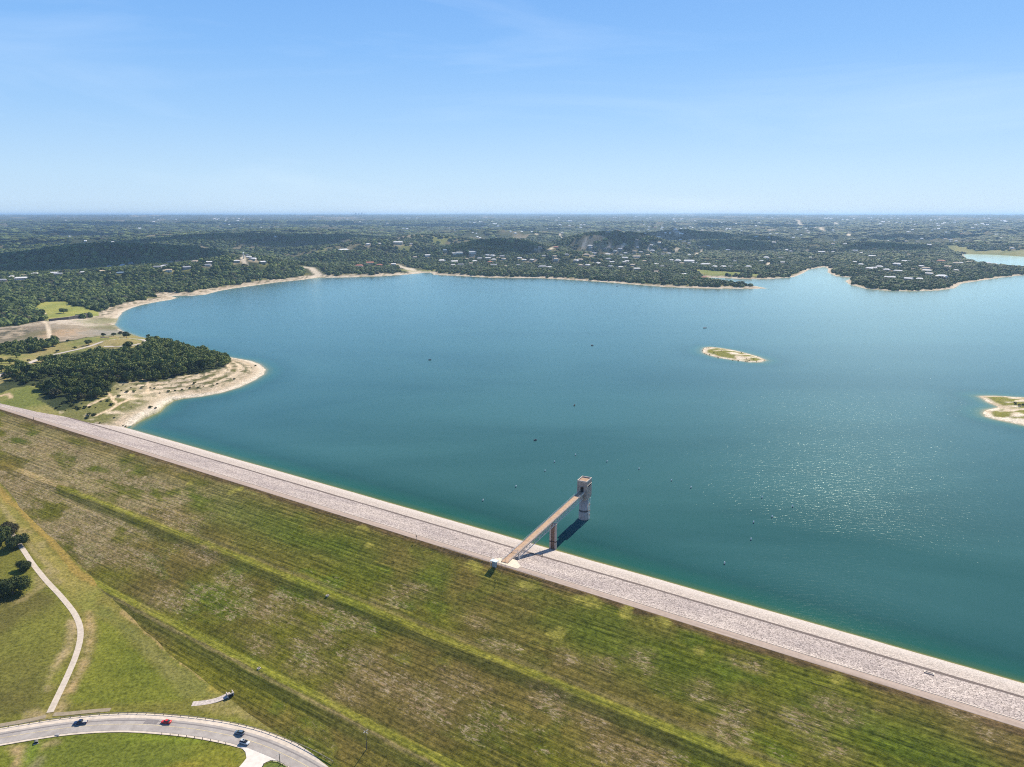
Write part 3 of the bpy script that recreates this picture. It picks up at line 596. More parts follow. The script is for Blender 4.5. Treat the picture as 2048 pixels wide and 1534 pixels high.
# stone lake side
TU = np.array([4.9]+list(np.arange(6, 43, 1.6))+[43.0, 43.5, 44.3]+list(np.arange(45.5, 69, 1.6))+[69.06, 72, 76, 80, 84, 92, 104, 120])
S2 = np.arange(SA[0], SA[-1]+.1, 1.6); s2, t2 = np.meshgrid(S2, TU, indexing='ij'); z2 = dam_z(t2)+(fbm(s2, t2, 5, 3, 121)-.5)*.12*sst(5, 8, t2)+(fbm(s2, t2*0, 70, 2, 122)-.5)*.35*sst(40, 44, t2)
rmat, n, b = newmat("riprap_stone"); cv = coords(n, (1, .55, .55))
vo = node(n, 'ShaderNodeTexVoronoi', i_Scale=1.9, i_Randomness=1.0); n.links.new(cv, vo.inputs['Vector'])
v2 = node(n, 'ShaderNodeTexVoronoi', i_Scale=.36, i_Randomness=1.0); n.links.new(cv, v2.inputs['Vector'])
sx = node(n, 'ShaderNodeSeparateXYZ'); n.links.new(coords(n), sx.inputs[0]); ty = sx.outputs['Y']
wig = math_(n, 'MULTIPLY', math_(n, 'SUBTRACT', noise_(n, cv, .06, 4), .5), 3.0); tw = math_(n, 'ADD', ty, wig)
rnd = node(n, 'ShaderNodeSeparateColor'); n.links.new(vo.outputs['Color'], rnd.inputs[0])
hi_ = mix_(n, range_(n, rnd.outputs[0], 0, 1), (.19,.155,.143), (.50,.43,.40)); hi_ = mix_(n, range_(n, vo.outputs['Distance'], .62, .95), hi_, (.06,.052,.055))
rnd2 = node(n, 'ShaderNodeSeparateColor'); n.links.new(v2.outputs['Color'], rnd2.inputs[0])
hi_ = mix_(n, range_(n, rnd2.outputs[1], .9, .97, 0, .2), hi_, (.09,.075,.075))
hi_ = mix_(n, 1.0, hi_, mix_(n, range_(n, noise_(n, coords(n, (.03,.07,.05)), 1.0, 4), .35, .65), (.86,.85,.87), (1.14,1.14,1.12)), 'MULTIPLY')
lo_ = mix_(n, range_(n, rnd.outputs[0], 0, 1), (.28,.24,.215), (.49,.42,.375)); lo_ = mix_(n, range_(n, vo.outputs['Distance'], .7, 1.0), lo_, (.30,.26,.23))
lo_ = mix_(n, range_(n, tw, 56, 66, 0, .5), lo_, (.54,.49,.455))
rc = mix_(n, range_(n, tw, 43.6, 44.6), hi_, lo_); dk = math_(n, 'MULTIPLY', range_(n, tw, 38.9, 39.8), range_(n, tw, 45.4, 47.0, 1, 0)); rc = mix_(n, math_(n, 'MULTIPLY', dk, .95), rc, (.10,.075,.068))  # dark band along the step: shadow of the scarp painted in, with stain
rc = mix_(n, range_(n, tw, 68.2, 70.0), rc, (.36,.28,.14)); n.links.new(rc, b.inputs['Base Color']); bump_(n, b, vo.outputs['Distance'], .8, -.45)
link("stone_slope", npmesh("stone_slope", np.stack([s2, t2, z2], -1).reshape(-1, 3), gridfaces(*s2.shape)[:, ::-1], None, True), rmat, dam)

# ------------------------------------------------------------------ access bridge and intake tower
bs, bt, es, et = -3.3, 4.9, -13.9, 118.0
BX, BY = to_xy(bs, bt); BA = ANG+math.atan2(et-bt, es-bs); BL = math.hypot(et-bt, es-bs)
conc = simple_mat("weathered_concrete", (.36,.29,.235), .9, .22, .55)
deckm = simple_mat("deck_concrete", (.40,.27,.175), .9, .20, .7)
steel = simple_mat("painted_steel", (.50,.50,.49), .5, .12, 1.2, spec=.4)
dark = simple_mat("dark_opening", (.02,.02,.024), .9, .2, 1.0)
white_p = simple_mat("white_paint", (.74,.72,.66), .5, .08, 2.0, spec=.4)
def banded(name, c, cd, z0, z1, vert=None):
    m, n, b = newmat(name); v = coords(n); sx = node(n, 'ShaderNodeSeparateXYZ'); n.links.new(v, sx.inputs[0]); z = math_(n, 'ADD', sx.outputs['Z'], math_(n, 'MULTIPLY', math_(n, 'SUBTRACT', noise_(n, v, .9, 3), .5), .8))
    f = noise_(n, coords(n, (1, 1, .18)), .9, 5, .65); cc = mix_(n, range_(n, f, .3, .7), tuple(k*.78 for k in c), tuple(k*1.18 for k in c))
    wv_ = math_(n, 'SINE', math_(n, 'MULTIPLY', z, 3.6)); cc = mix_(n, range_(n, wv_, .86, 1.0, 0, .22), cc, tuple(k*.55 for k in c))
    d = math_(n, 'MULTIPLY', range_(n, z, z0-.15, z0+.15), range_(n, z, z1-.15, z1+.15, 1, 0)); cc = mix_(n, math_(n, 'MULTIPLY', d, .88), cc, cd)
    n.links.new(cc, b.inputs['Base Color']); return m
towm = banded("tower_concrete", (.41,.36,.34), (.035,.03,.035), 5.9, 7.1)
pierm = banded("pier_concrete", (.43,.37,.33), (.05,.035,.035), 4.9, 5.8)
br = empty("access_bridge", (BX, BY, CREST), BA, "narrow tan service bridge on a steel truss running from the dam crest to the tower", "bridge")
PX_ = 65.3
m = MB(); m.box((7.0, 0, .22), (17.0, 4.3, .5)); m.box((BL/2+7.75, 0, .22), (BL-15.5, 4.3, .5)); m.build("deck", deckm, br)
m = MB(); m.box((BL/2, 2.05, .66), (BL+.6, .22, .36)); m.box((BL/2, -2.05, .66), (BL+.6, .22, .36)); m.build("parapet", simple_mat("pale_parapet", (.56,.49,.42), .9), br)
for sy in (2.05, -2.05):
    m = MB(); 
    for z in (1.35, 1.75): m.bar((0, sy, z), (BL, sy, z), .05)
    for k in range(41): m.bar((k*BL/40, sy, .84), (k*BL/40, sy, 1.8), .05)
    m.build("handrail", steel, br)
for sy in (1.75, -1.75):
    for x0, x1 in ((13.5, PX_-.9), (PX_+.9, BL-.3)):
        m = MB(); npn = max(1, round((x1-x0)/3.3)); dx = (x1-x0)/npn; zt, zb = -.22, -3.3
        m.box(((x0+x1)/2, sy, zt), (x1-x0, .3, .34)); m.box(((x0+x1)/2, sy, zb), (x1-x0, .34, .34))
        for k in range(npn+1):
            x = x0+k*dx; m.bar((x, sy, zt), (x, sy, zb), .10)
            if k < npn: m.bar((x, sy, zt if k % 2 else zb), (x+dx, sy, zb if k % 2 else zt), .085)
        m.build("truss", steel, br)
for x0, x1 in ((13.5, PX_-.9), (PX_+.9, BL-.3)):
    m = MB(); npn = round((x1-x0)/3.3); dx = (x1-x0)/npn
    m.bar((x0, 0, -3.3), (x1, 0, -3.3), .09)
    for k in range(npn+1): m.bar((x0+k*dx, 1.6, -3.3), (x0+k*dx, -1.6, -3.3), .08)
    m.build("bracing", steel, br)
p = MB(); p.box((5.2, 0, -1.6), (6.0, 3.6, 3.1)); p.build("abutment", conc, br)
for sy in (1.5, -1.5):
    p = MB(); p.box((13.3, sy, -3.2), (.7, .7, 6.2)); p.build("bent_post", white_p, br)
pier = empty("pier", (PX_, 0, -CREST)); pier.parent = br
p = MB(); p.box((0, 1.75, 7.3), (1.7, .95, 19.8)); p.build("pier_column", pierm, pier)
p = MB(); p.box((0, -1.75, 7.3), (1.7, .95, 19.8)); p.build("pier_column", pierm, pier)
p = MB(); p.box((0, 0, 7.0), (.9, 2.5, 19.0)); p.build("pier_web", banded("stained_concrete", (.20,.125,.085), (.04,.03,.03), 4.9, 5.8), pier)
p = MB(); p.box((0, 0, 17.42), (2.0, 4.8, .4)); p.build("pier_cap", conc, pier)

TX, TY = to_xy(-14.45, 122.9)
tw_ = empty("intake_tower", (TX, TY, 0), BA, "round concrete intake tower standing in the lake with a boxy gatehouse on top", "tower")
m = MB(); m.lathe([(3.65, -8), (3.62, 5.6), (3.35, 6.1), (3.35, 16.0)], 40); sh_ = m.build("shaft", towm, tw_, True)
gh = empty("gatehouse", (0, 0, 0)); gh.parent = tw_
hx, hy = 4.6, 3.55
ghm = simple_mat("gatehouse_concrete", (.37,.29,.235), .9, .25, .6, stretch=(1, 1, .35))
m = MB(); m.box((.45, 0, 22.5), (2*hx-.9, 2*hy, 13.0)); m.box((-hx+.45, 2.4, 22.5), (.9, 2*hy-4.8, 13.0)); m.box((-hx+.45, -2.4, 22.5), (.9, 2*hy-4.8, 13.0)); m.box((-hx+.45, 0, 27.2), (.9, 2.5, 3.6)); m.box((-hx+.45, 0, 18.7), (.9, 2.5, 5.4))
m.build("gatehouse_wall", ghm, gh)
m = MB(); m.box((-hx+.87, 0, 23.4), (.06, 2.3, 3.9)); m.build("doorway", dark, gh)
m = MB(); m.box((-hx-.35, 0, 25.7), (.75, 3.4, .3)); m.build("door_canopy", conc, gh)
pm_ = simple_mat("parapet_concrete", (.50,.43,.37), .9, .15, .8)
m = MB(); 
for sy in (-1, 1): m.box((0, sy*(hy-.2), 29.45), (2*hx+.12, .52, .9))
for sx_ in (-1, 1): m.box((sx_*(hx-.2), 0, 29.45), (.52, 2*hy-.92, .9))
m.build("parapet", pm_, gh)
m = MB(); m.box((0, 0, 29.06), (2*hx-1.0, 2*hy-1.0, .12)); m.build("roof", simple_mat("roof_gravel", (.36,.235,.15), .95, .2, 1.2), gh)
for sy in (-1, 1):
    m = MB(); m.box((.6, sy*(hy+.03), 25.4), (6.2, .08, 1.0)); m.build("louvre", dark, gh)
    m = MB()
    for k in range(6): m.box((-hx+.35+k*1.7, sy*(hy+.12), 20.6), (.3, .24, 8.0))
    m.box((.2, sy*(hy+.13), 26.25), (8.6, .26, .3)); m.build("wall_rib", pm_, gh)
m = MB(); m.box((0, 0, 15.85), (2*hx-.6, 2*hy-.4, .3)); m.box((-5.0, 0, 20.2), (.8, 4.0, .5)); m.box((-5.2, -2.6, 18.2), (1.6, 1.2, 2.2)); m.build("ledge", conc, gh)
m = MB(); m.bar((1.2, -3.95, -3), (1.2, -3.95, 16), .28, 8); m.bar((-.9, -3.72, -3), (-.9, -3.72, 16), .16, 8)
m.build("outside_pipe", white_p, tw_)
for z in (3.2, 6.2, 10.8):
    m = MB(); m.box((1.2, -3.8, z), (1.1, .9, .6)); m.build("pipe_bracket", conc, tw_)

# things on the crest by the bridge
apm = simple_mat("pale_apron", (.64,.55,.42), .9, .12, .8)
m = MB(); A_ = [(-9.5, 1.5), (6.5, 1.5), (7.0, 4.6), (1.0, 9.5), (-5.5, 9.5), (-10.5, 4.6)]
m.add([(x, y, -.4) for x, y in A_]+[(x, y, .17) for x, y in A_], [tuple(range(6)), tuple(range(11, 5, -1))]+[(i, 6+i, 6+(i+1) % 6, (i+1) % 6) for i in range(6)])
ap = m.build("concrete_apron", apm); ap.location = (*to_xy(0, 0), CREST); ap.rotation_euler = (0, 0, ANG); tag(ap, "pale concrete apron on the dam crest where the service bridge begins", "apron")
def at_st(o, s, t, z=None, rz=0.0):
    x, y = to_xy(s, t); o.location = (x, y, float(dam_z(t)) if z is None else z); o.rotation_euler = (0, 0, ANG+rz); return o
k = at_st(empty("crest_kiosk", (0,0,0), 0, "small white flat-roofed shelter at the crest road opposite the bridge", "shelter"), -6.3, -1.8, 20.3)
m = MB(); m.box((0, 0, 3.5), (4.0, 2.8, .22)); m.build("roof", simple_mat("pale_blue_roof", (.55,.66,.70), .5, .08, 1.5), k)
m = MB(); m.box((.2, -.3, 1.7), (2.6, 1.4, 3.2)); m.build("cabin", simple_mat("grey_cabin", (.28,.30,.31), .7, .15, 1.5), k)
for a, b_ in ((-1.8, -1.2), (1.8, -1.2), (-1.8, 1.2), (1.8, 1.2)):
    m = MB(); m.bar((a, b_, 0), (a, b_, 3.4), .08, 6); m.build("post", white_p, k)
def lamp(s, t, h, label):
    o = at_st(empty("lamp_post", (0,0,0), 0, label, "lamp post", "lamp posts by the bridge"), s, t)
    m = MB(); m.bar((0, 0, -.3), (0, 0, h), .10, 8, r2=.07); m.build("pole", galv, o)
    m = MB(); m.bar((0, 0, h-.1), (.9, 0, h+.1), .05, 6); m.build("lamp_arm", galv, o)
    m = MB(); m.box((1.1, 0, h+.08), (.7, .34, .18)); m.build("lamp_head", galv, o)
galv = simple_mat("galvanised_steel", (.24,.25,.26), .5, .1, 2, spec=.4)
lamp(.5, -1.4, 7.6, "taller grey lamp post nearest the bridge on the crest road edge"); lamp(-1.9, -1.0, 5.4, "shorter grey lamp post between the shelter and the taller lamp")
o = at_st(empty("sign_post", (0,0,0), 0, "lone thin post with a small board at the grass edge left of the bridge", "sign post"), -63.2, -.7)
m = MB(); m.bar((0, 0, -.3), (0, 0, 3.0), .09, 6); m.build("post", galv, o); m = MB(); m.box((0, -.1, 2.6), (.9, .06, .8)); m.build("sign_board", simple_mat("brown_board", (.12,.08,.05), .7), o)
(x_, y_), = onland([(75, 838)]); s_, t_ = to_st(x_, y_)
o = at_st(empty("marker_post", (0,0,0), 0, "small dark marker post on the road edge at the dam's far left end", "post"), s_, -.6)
m = MB(); m.bar((0, 0, -.2), (0, 0, 2.2), .2, 6); m.build("post", dark, o); m = MB(); m.box((0, 0, 2.35), (.7, .3, .5)); m.build("marker_plate", galv, o)
(x_, y_), = onland([(1084.5, 1113)]); s_, t_ = to_st(x_, y_)
o = at_st(empty("gauge_post", (0,0,0), 0, "dark gauge post standing on the stone step right of the bridge", "post"), s_, t_)
m = MB(); m.bar((0, 0, -.3), (0, 0, 2.6), .2, 6); m.build("post", dark, o); m = MB(); m.box((0, -.08, 2.0), (.5, .08, 1.2)); m.build("gauge_board", galv, o)
o = at_st(empty("crest_railing", (0,0,0), 0, "dark pipe railing along the grass side of the crest road by the shelter", "railing"), -6, -.5)
m = MB(); 
for z in (.55, 1.05): m.bar((-37, 0, z), (31, 0, z), .055)
m.build("rail", galv, o)
for k_ in range(18):
    m = MB(); m.bar((-37+k_*4, 0, -.2), (-37+k_*4, 0, 1.08), .06); m.build("post", galv, o)
o = empty("bridge_gate", (0, 0, 0), BA, "white bar gate across the bridge deck above the stone slope", "gate"); d_ = Matrix.Rotation(BA, 3, 'Z') @ Vector((11.5, 0, .48)); o.location = (BX+d_.x, BY+d_.y, CREST+d_.z)
m = MB(); [m.bar((0, -1.85, z), (0, 1.85, z), .07) for z in (.4, .9, 1.4)]; m.build("gate_bar", white_p, o)
for sy in (-1.85, 1.85): m = MB(); m.bar((0, sy, 0), (0, sy, 2.3), .11, 6); m.build("gate_post", galv, o)
(x_, y_), = onland([(1858, 1347)]); s_, t_ = to_st(x_, y_)
o = at_st(MB().box((0, 1.25, .12), (4.0, .6, .4)).box((0, -1.25, .12), (4.0, .6, .4)).box((-1.7, 0, .12), (.6, 1.89, .4)).box((1.7, 0, .12), (.6, 1.89, .4)).build("stone_ring", pm_), s_, t_, dam_z(t_)+.2); o.rotation_euler = (math.atan(-21/64.3), 0, ANG); tag(o, "square concrete ring lying on the stone slope near the right edge", "stone ring")
for px, py, lab in ((518, 1337.5, "small square concrete drain box on the lower grass bench"), (655, 1192, "small concrete drain box on the upper grass bench")):
    (x_, y_), = onland([(px, py)]); s_, t_ = to_st(x_, y_)
    o = at_st(empty("drain_box", (0,0,0), 0, lab, "drain box"), s_, t_); o.scale = (.75, .75, .55)
    MB().box((0, .85, .3), (2.0, .3, 1.2)).box((0, -.85, .3), (2.0, .3, 1.2)).box((-.85, 0, .3), (.3, 1.4, 1.2)).box((.85, 0, .3), (.3, 1.4, 1.2)).build("box_wall", pm_, o)
    MB().box((0, 0, .35), (1.4, 1.4, .1)).build("grate", dark, o)
# buoys and boats
bw_ = simple_mat("buoy_white", (.80,.80,.78), .4, .05); bd_ = simple_mat("buoy_dark", (.06,.07,.07), .6, .1)
BUOY = [(1151,911),(1109,925),(1090,943),(1214,924),(1278,939),(1343,962),(1382,976),(1524,996),(1585,1014),(1544,1035),(1507,1046),(1502,1080),(1449,1128),(1032,974),(966,1002)]
b0 = None
for i, (x, y) in enumerate(G(BUOY)):
    if b0 is None:
        b0 = empty("marker_buoy", (x, y, 0)); 
        MB().lathe([(.22, .3), (.4, .5), (.4, 1.3), (.22, 1.6), (.1, 1.7)], 12).build("float_cap", bw_, b0, True); MB().lathe([(.3, -.8), (.44, -.4), (.44, .3), (.4, .4)], 12).build("float_base", bd_, b0, True)
        kb = kids(b0); o = b0
    else: o = copy_tree(b0, None, kb); o.location = (x, y, 0)
    tag(o, "white cylindrical marker buoy in the ring floating around the tower", "buoy", "marker buoys around the intake tower")
hullm = simple_mat("boat_hull", (.05,.06,.075), .4, .1, spec=.5); seatm = simple_mat("boat_top", (.55,.55,.52), .6)
def boat(px, py, Ln, rz, lab, top=True):
    (x, y), = G([(px, py)]); Ln *= .8; o = empty("motor_boat", (x, y, 0), rz, lab, "boat")
    P = [(-.5, -.2), (.15, -.2), (.38, -.13), (.5, 0), (.38, .13), (.15, .2), (-.5, .2)]; n_ = len(P)
    Vv = [(a*Ln, b_*Ln*.8, -.3) for a, b_ in P]+[(a*Ln*1.06, b_*Ln, .85+.5*max(0, a)) for a, b_ in P]
    MB().add(Vv, [tuple(range(n_-1, -1, -1)), tuple(range(n_, 2*n_))]+[(i, (i+1) % n_, n_+(i+1) % n_, n_+i) for i in range(n_)]).build("hull", hullm, o)
    m = MB(); m.box((-.02*Ln, 0, 1.25), (.22*Ln, .26*Ln, .8), taper=.8); m.build("cabin" if top else "seat", hullm if not top else seatm, o)
    MB().box((-.54*Ln, 0, .7), (.5, .5, 1.3)).build("outboard_motor", bd_, o)
boat(1410, 656, 8.5, .2, "dark motor boat on open water beyond the small island"); boat(1184, 691, 6, 2.2, "tiny dark boat left of the bigger motor boat", False); boat(860, 720, 5, .6, "tiny dark boat alone in the left half of the lake", False)
boat(1149, 811, 4.6, 1.3, "tiny dark boat nearest the tower on open water", False); boat(1234, 572.5, 7, .1, "tiny dark boat close under the centre shore", False); boat(1071, 881, 3.6, .4, "tiny dark boat just beyond the ring of buoys", False)

# ------------------------------------------------------------------ road bend below the dam
def ribbon(line, wl, wr, lift, name, mat, step=2.0, z=None):
    P = np.array(line, float); seg = np.r_[0, np.cumsum(np.hypot(*np.diff(P, axis=0).T))]
    for _ in range(2):
        q = np.linspace(0, seg[-1], max(4, int(seg[-1]/step))); P = np.stack([np.interp(q, seg, P[:, 0]), np.interp(q, seg, P[:, 1])], -1)
        Q = P.copy()
        for _k in range(6): Q[1:-1] = (Q[:-2]+2*Q[1:-1]+Q[2:])/4
        P = Q; seg = np.r_[0, np.cumsum(np.hypot(*np.diff(P, axis=0).T))]
    T = np.gradient(P, axis=0); T /= np.linalg.norm(T, axis=1)[:, None]; Nn = np.stack([-T[:, 1], T[:, 0]], -1)
    Zc = zsurf(P[:, 0], P[:, 1]); 
    for _k in range(12): Zc[1:-1] = (Zc[:-2]+2*Zc[1:-1]+Zc[2:])/4
    us = np.linspace(0, 1, 5); rows_ = [P+Nn*(wl*(1-u)-wr*u) for u in us]; zr_ = []
    for r_ in rows_:
        q_ = zsurf(r_[:, 0], r_[:, 1])
        for _k in range(8): q_[1:-1] = (q_[:-2]+2*q_[1:-1]+q_[2:])/4
        zr_.append(q_*.6+Zc*.4)
    Vv = np.stack([np.c_[r_, q_+lift] for r_, q_ in zip(rows_, zr_)], 1).reshape(-1, 3); F = gridfaces(len(P), 5)
    if mat is None: return P, Nn, Zc
    o = tag(link(name, npmesh(name, Vv, F[:, ::-1], None, True), mat), kind='structure'); return P, Nn, Zc
RPX = [(-260,1540),(-150,1507),(-60,1487),(0,1477),(61,1466.5),(122,1457),(190,1450.5),(250,1448),(300,1450),(360,1455),(400,1460),(450,1468.5),(500,1481),(540,1496),(590,1519),(640,1548),(700,1588),(770,1640)]
rl = onland(RPX)
asph, n, b = newmat("worn_asphalt"); cv = coords(n); f1 = noise_(n, cv, .25, 5, .65); f2 = noise_(n, cv, 3.0, 3)
cc = mix_(n, range_(n, f1, .35, .65), (.285,.255,.235), (.38,.345,.315)); cc = mix_(n, 1.0, cc, mix_(n, range_(n, f2, .3, .7), (.9,.9,.9), (1.1,1.1,1.1)), 'MULTIPLY'); n.links.new(cc, b.inputs['Base Color'])
shm = simple_mat("pale_gravel_shoulder", (.55,.47,.385), .95, .16, .5)
RW = 4.0
roadz = zsurf(np.array([p[0] for p in rl]), np.array([p[1] for p in rl]))
P_, N_, Z_ = ribbon(rl, 7.2, 5.2, .16, "road_shoulder", shm)
ribbon(rl, RW, RW, .22, "road", asph)
tar = simple_mat("darker_tar", (.20,.18,.175), .9, .15, .8)
def offs(o_, i0=0, i1=None): return [tuple(p) for p in (P_+N_*o_)[i0:i1]]
yel = simple_mat("yellow_road_paint", (.52,.43,.26), .8, .2, 1.0)
ribbon(offs(0), .15, .15, .245, "centre_line", yel)
dsr = np.hypot(P_[:, 0]-np.interp(0, [0], [0]), P_[:, 1])
def near_i(px, py):
    (x, y), = onland([(px, py)]); return int(np.argmin(np.hypot(P_[:, 0]-x, P_[:, 1]-y)))
i0, i1 = near_i(290, 1448), near_i(325, 1448); ribbon(offs(2.0, i0, i1), 1.4, 1.4, .24, "road_patch", tar)
for o_ in (2.6,): ribbon(offs(o_), .3, .3, .24, "tyre_streak", tar)
side = onland([(500,1494),(508,1510),(506,1530),(500,1560),(495,1600)])
gcm = simple_mat("bright_gravel", (.62,.57,.51), .95, .12, .4)
sp_px = [(478,1489),(500,1489),(545,1507),(575,1523),(566,1526),(553,1522),(541,1521),(530,1526.5),(524,1534),(519,1560),(514,1620),(455,1620),(470,1560),(478,1535),(486,1526),(493,1517),(491,1505),(484,1497)]
sp_w = onland(sp_px); zc = float(np.mean(zsurf(np.array([p[0] for p in sp_w]), np.array([p[1] for p in sp_w]))))
mm = bpy.data.meshes.new("side_road"); mm.from_pydata([(x, y, float(zsurf(x, y))+.20) for x, y in sp_w], [], [tuple(range(len(sp_w)-1, -1, -1))]); tag(link("side_road", mm, gcm), kind='structure')
# track, flume and ditch
TPX = [(18,1060),(45,1097),(66,1129),(90,1159),(120,1190),(145,1220),(157,1241),(162.5,1262),(160,1285),(150,1318),(130,1363),(110,1404),(100,1425)]
trm = simple_mat("pale_track_gravel", (.50,.43,.35), .95, .15, .6)
ribbon(onland(TPX), 1.5, 1.5, .10, "farm_track", trm)
flm = simple_mat("ditch_concrete", (.27,.22,.15), .95, .18, .7)
FL = [(-60,1463),(0,1450.5),(40,1444),(75,1438),(92,1433)]; ribbon(onland(FL), 1.3, 1.3, .09, "drain_path", flm); ribbon(onland([(107,1429),(120,1430.5),(150,1425.5),(190,1421.5),(221,1419.5)]), 1.3, 1.3, .09, "drain_path", flm)
gr_ = onland([(462,1388),(452,1398),(437,1404),(415,1406.5),(384,1408.5)])
ribbon(gr_, 1.5, 1.9, .08, "outlet_channel", simple_mat("channel_stone", (.46,.40,.36), .95, .3, 1.2))
(x_, y_), = onland([(460.5, 1391)])
o = empty("culvert_headwall", (x_, y_, float(zsurf(x_, y_))), math.radians(-52), "concrete culvert mouth at the foot of the grass slope above the road", "culvert")
MB().box((-.1, 1.35, .7), (2.6, .35, 2.2)).box((-.1, -1.35, .7), (2.6, .35, 2.2)).box((1.0, 0, 1.5), (.4, 2.3, .6)).build("wing_wall", pm_, o); MB().box((.95, 0, .5), (.2, 2.3, 1.4)).build("culvert_opening", dark, o)
(x_, y_), = onland([(72.5, 1486)])
o = empty("culvert_pipe", (x_, y_, float(zsurf(x_, y_))), math.radians(-60), "round dark culvert pipe end in the ditch inside the road bend", "culvert"); o.scale = (.6, .72, .62)
m = MB(); N8 = 14; R1, R2 = 1.15, .95
Vv = [(x, math.cos(2*math.pi*k/N8)*r, .75+math.sin(2*math.pi*k/N8)*r) for x, r in ((-1.5, R1), (1.2, R1), (1.2, R2), (-1.0, R2)) for k in range(N8)]
m.add(Vv, [(i*N8+k, i*N8+(k+1) % N8, (i+1)*N8+(k+1) % N8, (i+1)*N8+k) for i in range(3) for k in range(N8)]+[tuple(range(3*N8, 4*N8))]); o2 = m.build("pipe", simple_mat("corrugated_metal", (.12,.12,.12), .6, .2, 2), o)
MB().box((1.4, 0, .1), (.5, 3.2, .5)).build("pipe_sill", pm_, o)
(x_, y_), = onland([(115.5, 1470)]); o = tag(MB().box((0, 0, .2), (2.0, 1.6, .5)).box((0, 0, .5), (1.6, 1.2, .14)).build("drain_slab", simple_mat("grey_slab", (.33,.31,.30))), "flat grey drain slab on the verge inside the bend", "drain slab"); o.location = (x_, y_, float(zsurf(x_, y_)))
# guard rails
woodp = simple_mat("timber_post", (.16,.12,.09), .9, .2)
def guard(line, label, every=3.0, rail=True, h=.75):
    P = np.array(line, float); zc = zsurf(P[:, 0], P[:, 1])+.2; c = P.mean(0); z0 = float(zc.min())
    o = empty("guard_rail", (c[0], c[1], z0), 0, label, "guard rail"); L_ = [Vector((p[0]-c[0], p[1]-c[1], z-z0)) for p, z in zip(P, zc)]
    if rail:
        m = MB()
        for a, b_ in zip(L_[:-1], L_[1:]):
            d = (b_-a); q = math.atan2(d.y, d.x); mid = (a+b_)/2; m.box((mid.x, mid.y, mid.z+.62), (d.length+.02, .08, .24), q)
        m.build("rail", simple_mat("weathered_rail", (.30,.27,.24), .6, .2, 1.5), o)
    acc = 0; pts = [L_[0]]
    for a, b_ in zip(L_[:-1], L_[1:]):
        acc += (b_-a).length
        if acc >= every: pts.append(b_); acc = 0
    pm0 = None
    for p in pts[:95]:
        if pm0 is None: pm0 = MB().box((0, 0, h/2-.2), (.2, .2, h+.4)).mesh("post"); pm0.materials.append(woodp)
        q = bpy.data.objects.new("post", pm0); COL.objects.link(q); q.parent = o; q.location = (p.x, p.y+.0, p.z)
ia, ib = near_i(-30, 1475), near_i(650, 1550); guard(offs(6.9, ia, ib), "long guard rail on timber posts along the outside of the road bend", 3.0)
ia, ib = near_i(335, 1452), near_i(478, 1474); guard(offs(-5.0, ia, ib), "row of short timber guard posts along the inside of the road bend", 2.6, False, .85)
gi = onland([(527,1531),(534,1527),(545,1524),(556,1525),(566,1530),(575,1536)]); guard(gi, "short curved guard rail round the grass island at the side road", 2.0)
vi = onland([(524,1536),(531,1528.5),(543,1523.5),(556,1524.5),(568,1531),(590,1545),(590,1570),(530,1570)])
mm = bpy.data.meshes.new("grass_island"); mm.from_pydata([(x, y, float(zsurf(x, y))+.33) for x, y in vi], [], [tuple(range(len(vi)-1, -1, -1))]); tag(link("grass_island", mm, simple_mat("island_grass", (.10,.13,.02), 1, .4, .8)), kind='structure')
# poles
def utility(px, py, h, label, rz, arms=2):
    (x, y), = onland([(px, py)]); o = empty("utility_pole", (x, y, float(zsurf(x, y))), rz, label, "utility pole")
    m = MB(); m.bar((0, 0, -.5), (0, 0, h), .19, 8, r2=.13); m.build("pole", simple_mat("old_pole_wood", (.13,.10,.08), .9, .2), o)
    for k in range(arms):
        a = k*math.pi/2; m = MB(); m.box((0, 0, h-.35-k*.35), (2.6, .14, .16), a); m.build("cross_arm", simple_mat("pale_arm", (.5,.47,.43), .8), o)
        for sx_ in (-1.2, 0.5, 1.2): m = MB(); m.lathe([(.07, 0), (.1, .1), (.06, .22)], 8, (sx_*math.cos(a), sx_*math.sin(a), h-.27-k*.35)); m.build("insulator", white_p, o)
utility(733.4, 1498, 9.2, "wooden utility pole with crossed arms standing on the lower grass slope", .9); utility(560.5, 1532, 6.2, "short dark pole at the side road junction", .4, 1)

# ------------------------------------------------------------------ vehicles
glassm = simple_mat("dark_glass", (.015,.018,.022), .08, .05, 1, spec=.6); tyre = simple_mat("tyre_rubber", (.02,.02,.02), .9); rimm = simple_mat("wheel_rim", (.42,.42,.43), .35, .05, 2, metal=.8)
lampm = simple_mat("head_lamp", (.8,.8,.78), .15, .02, 2, spec=.6); tailm = simple_mat("tail_lamp", (.35,.02,.02), .3, .05)
def loft(prof_list):
    # list of (x, halfwidth_bottom, halfwidth_top, z_bottom, z_top)
    V = []; F = []
    for x, wb, wt, zb, zt in prof_list:
        zm = zb+(zt-zb)*.55
        V += [(x, -wb, zb), (x, -wb*1.03, zm), (x, -wt, zt-.04), (x, -wt+.12, zt), (x, wt-.12, zt), (x, wt, zt-.04), (x, wb*1.03, zm), (x, wb, zb)]
    n_ = 8
    for i in range(len(prof_list)-1):
        F += [(i*n_+k, i*n_+(k+1) % n_, (i+1)*n_+(k+1) % n_, (i+1)*n_+k) for k in range(n_)]
    F += [tuple(range(n_-1, -1, -1)), tuple(range((len(prof_list)-1)*n_, len(prof_list)*n_))]
    return V, F
CARM = {}
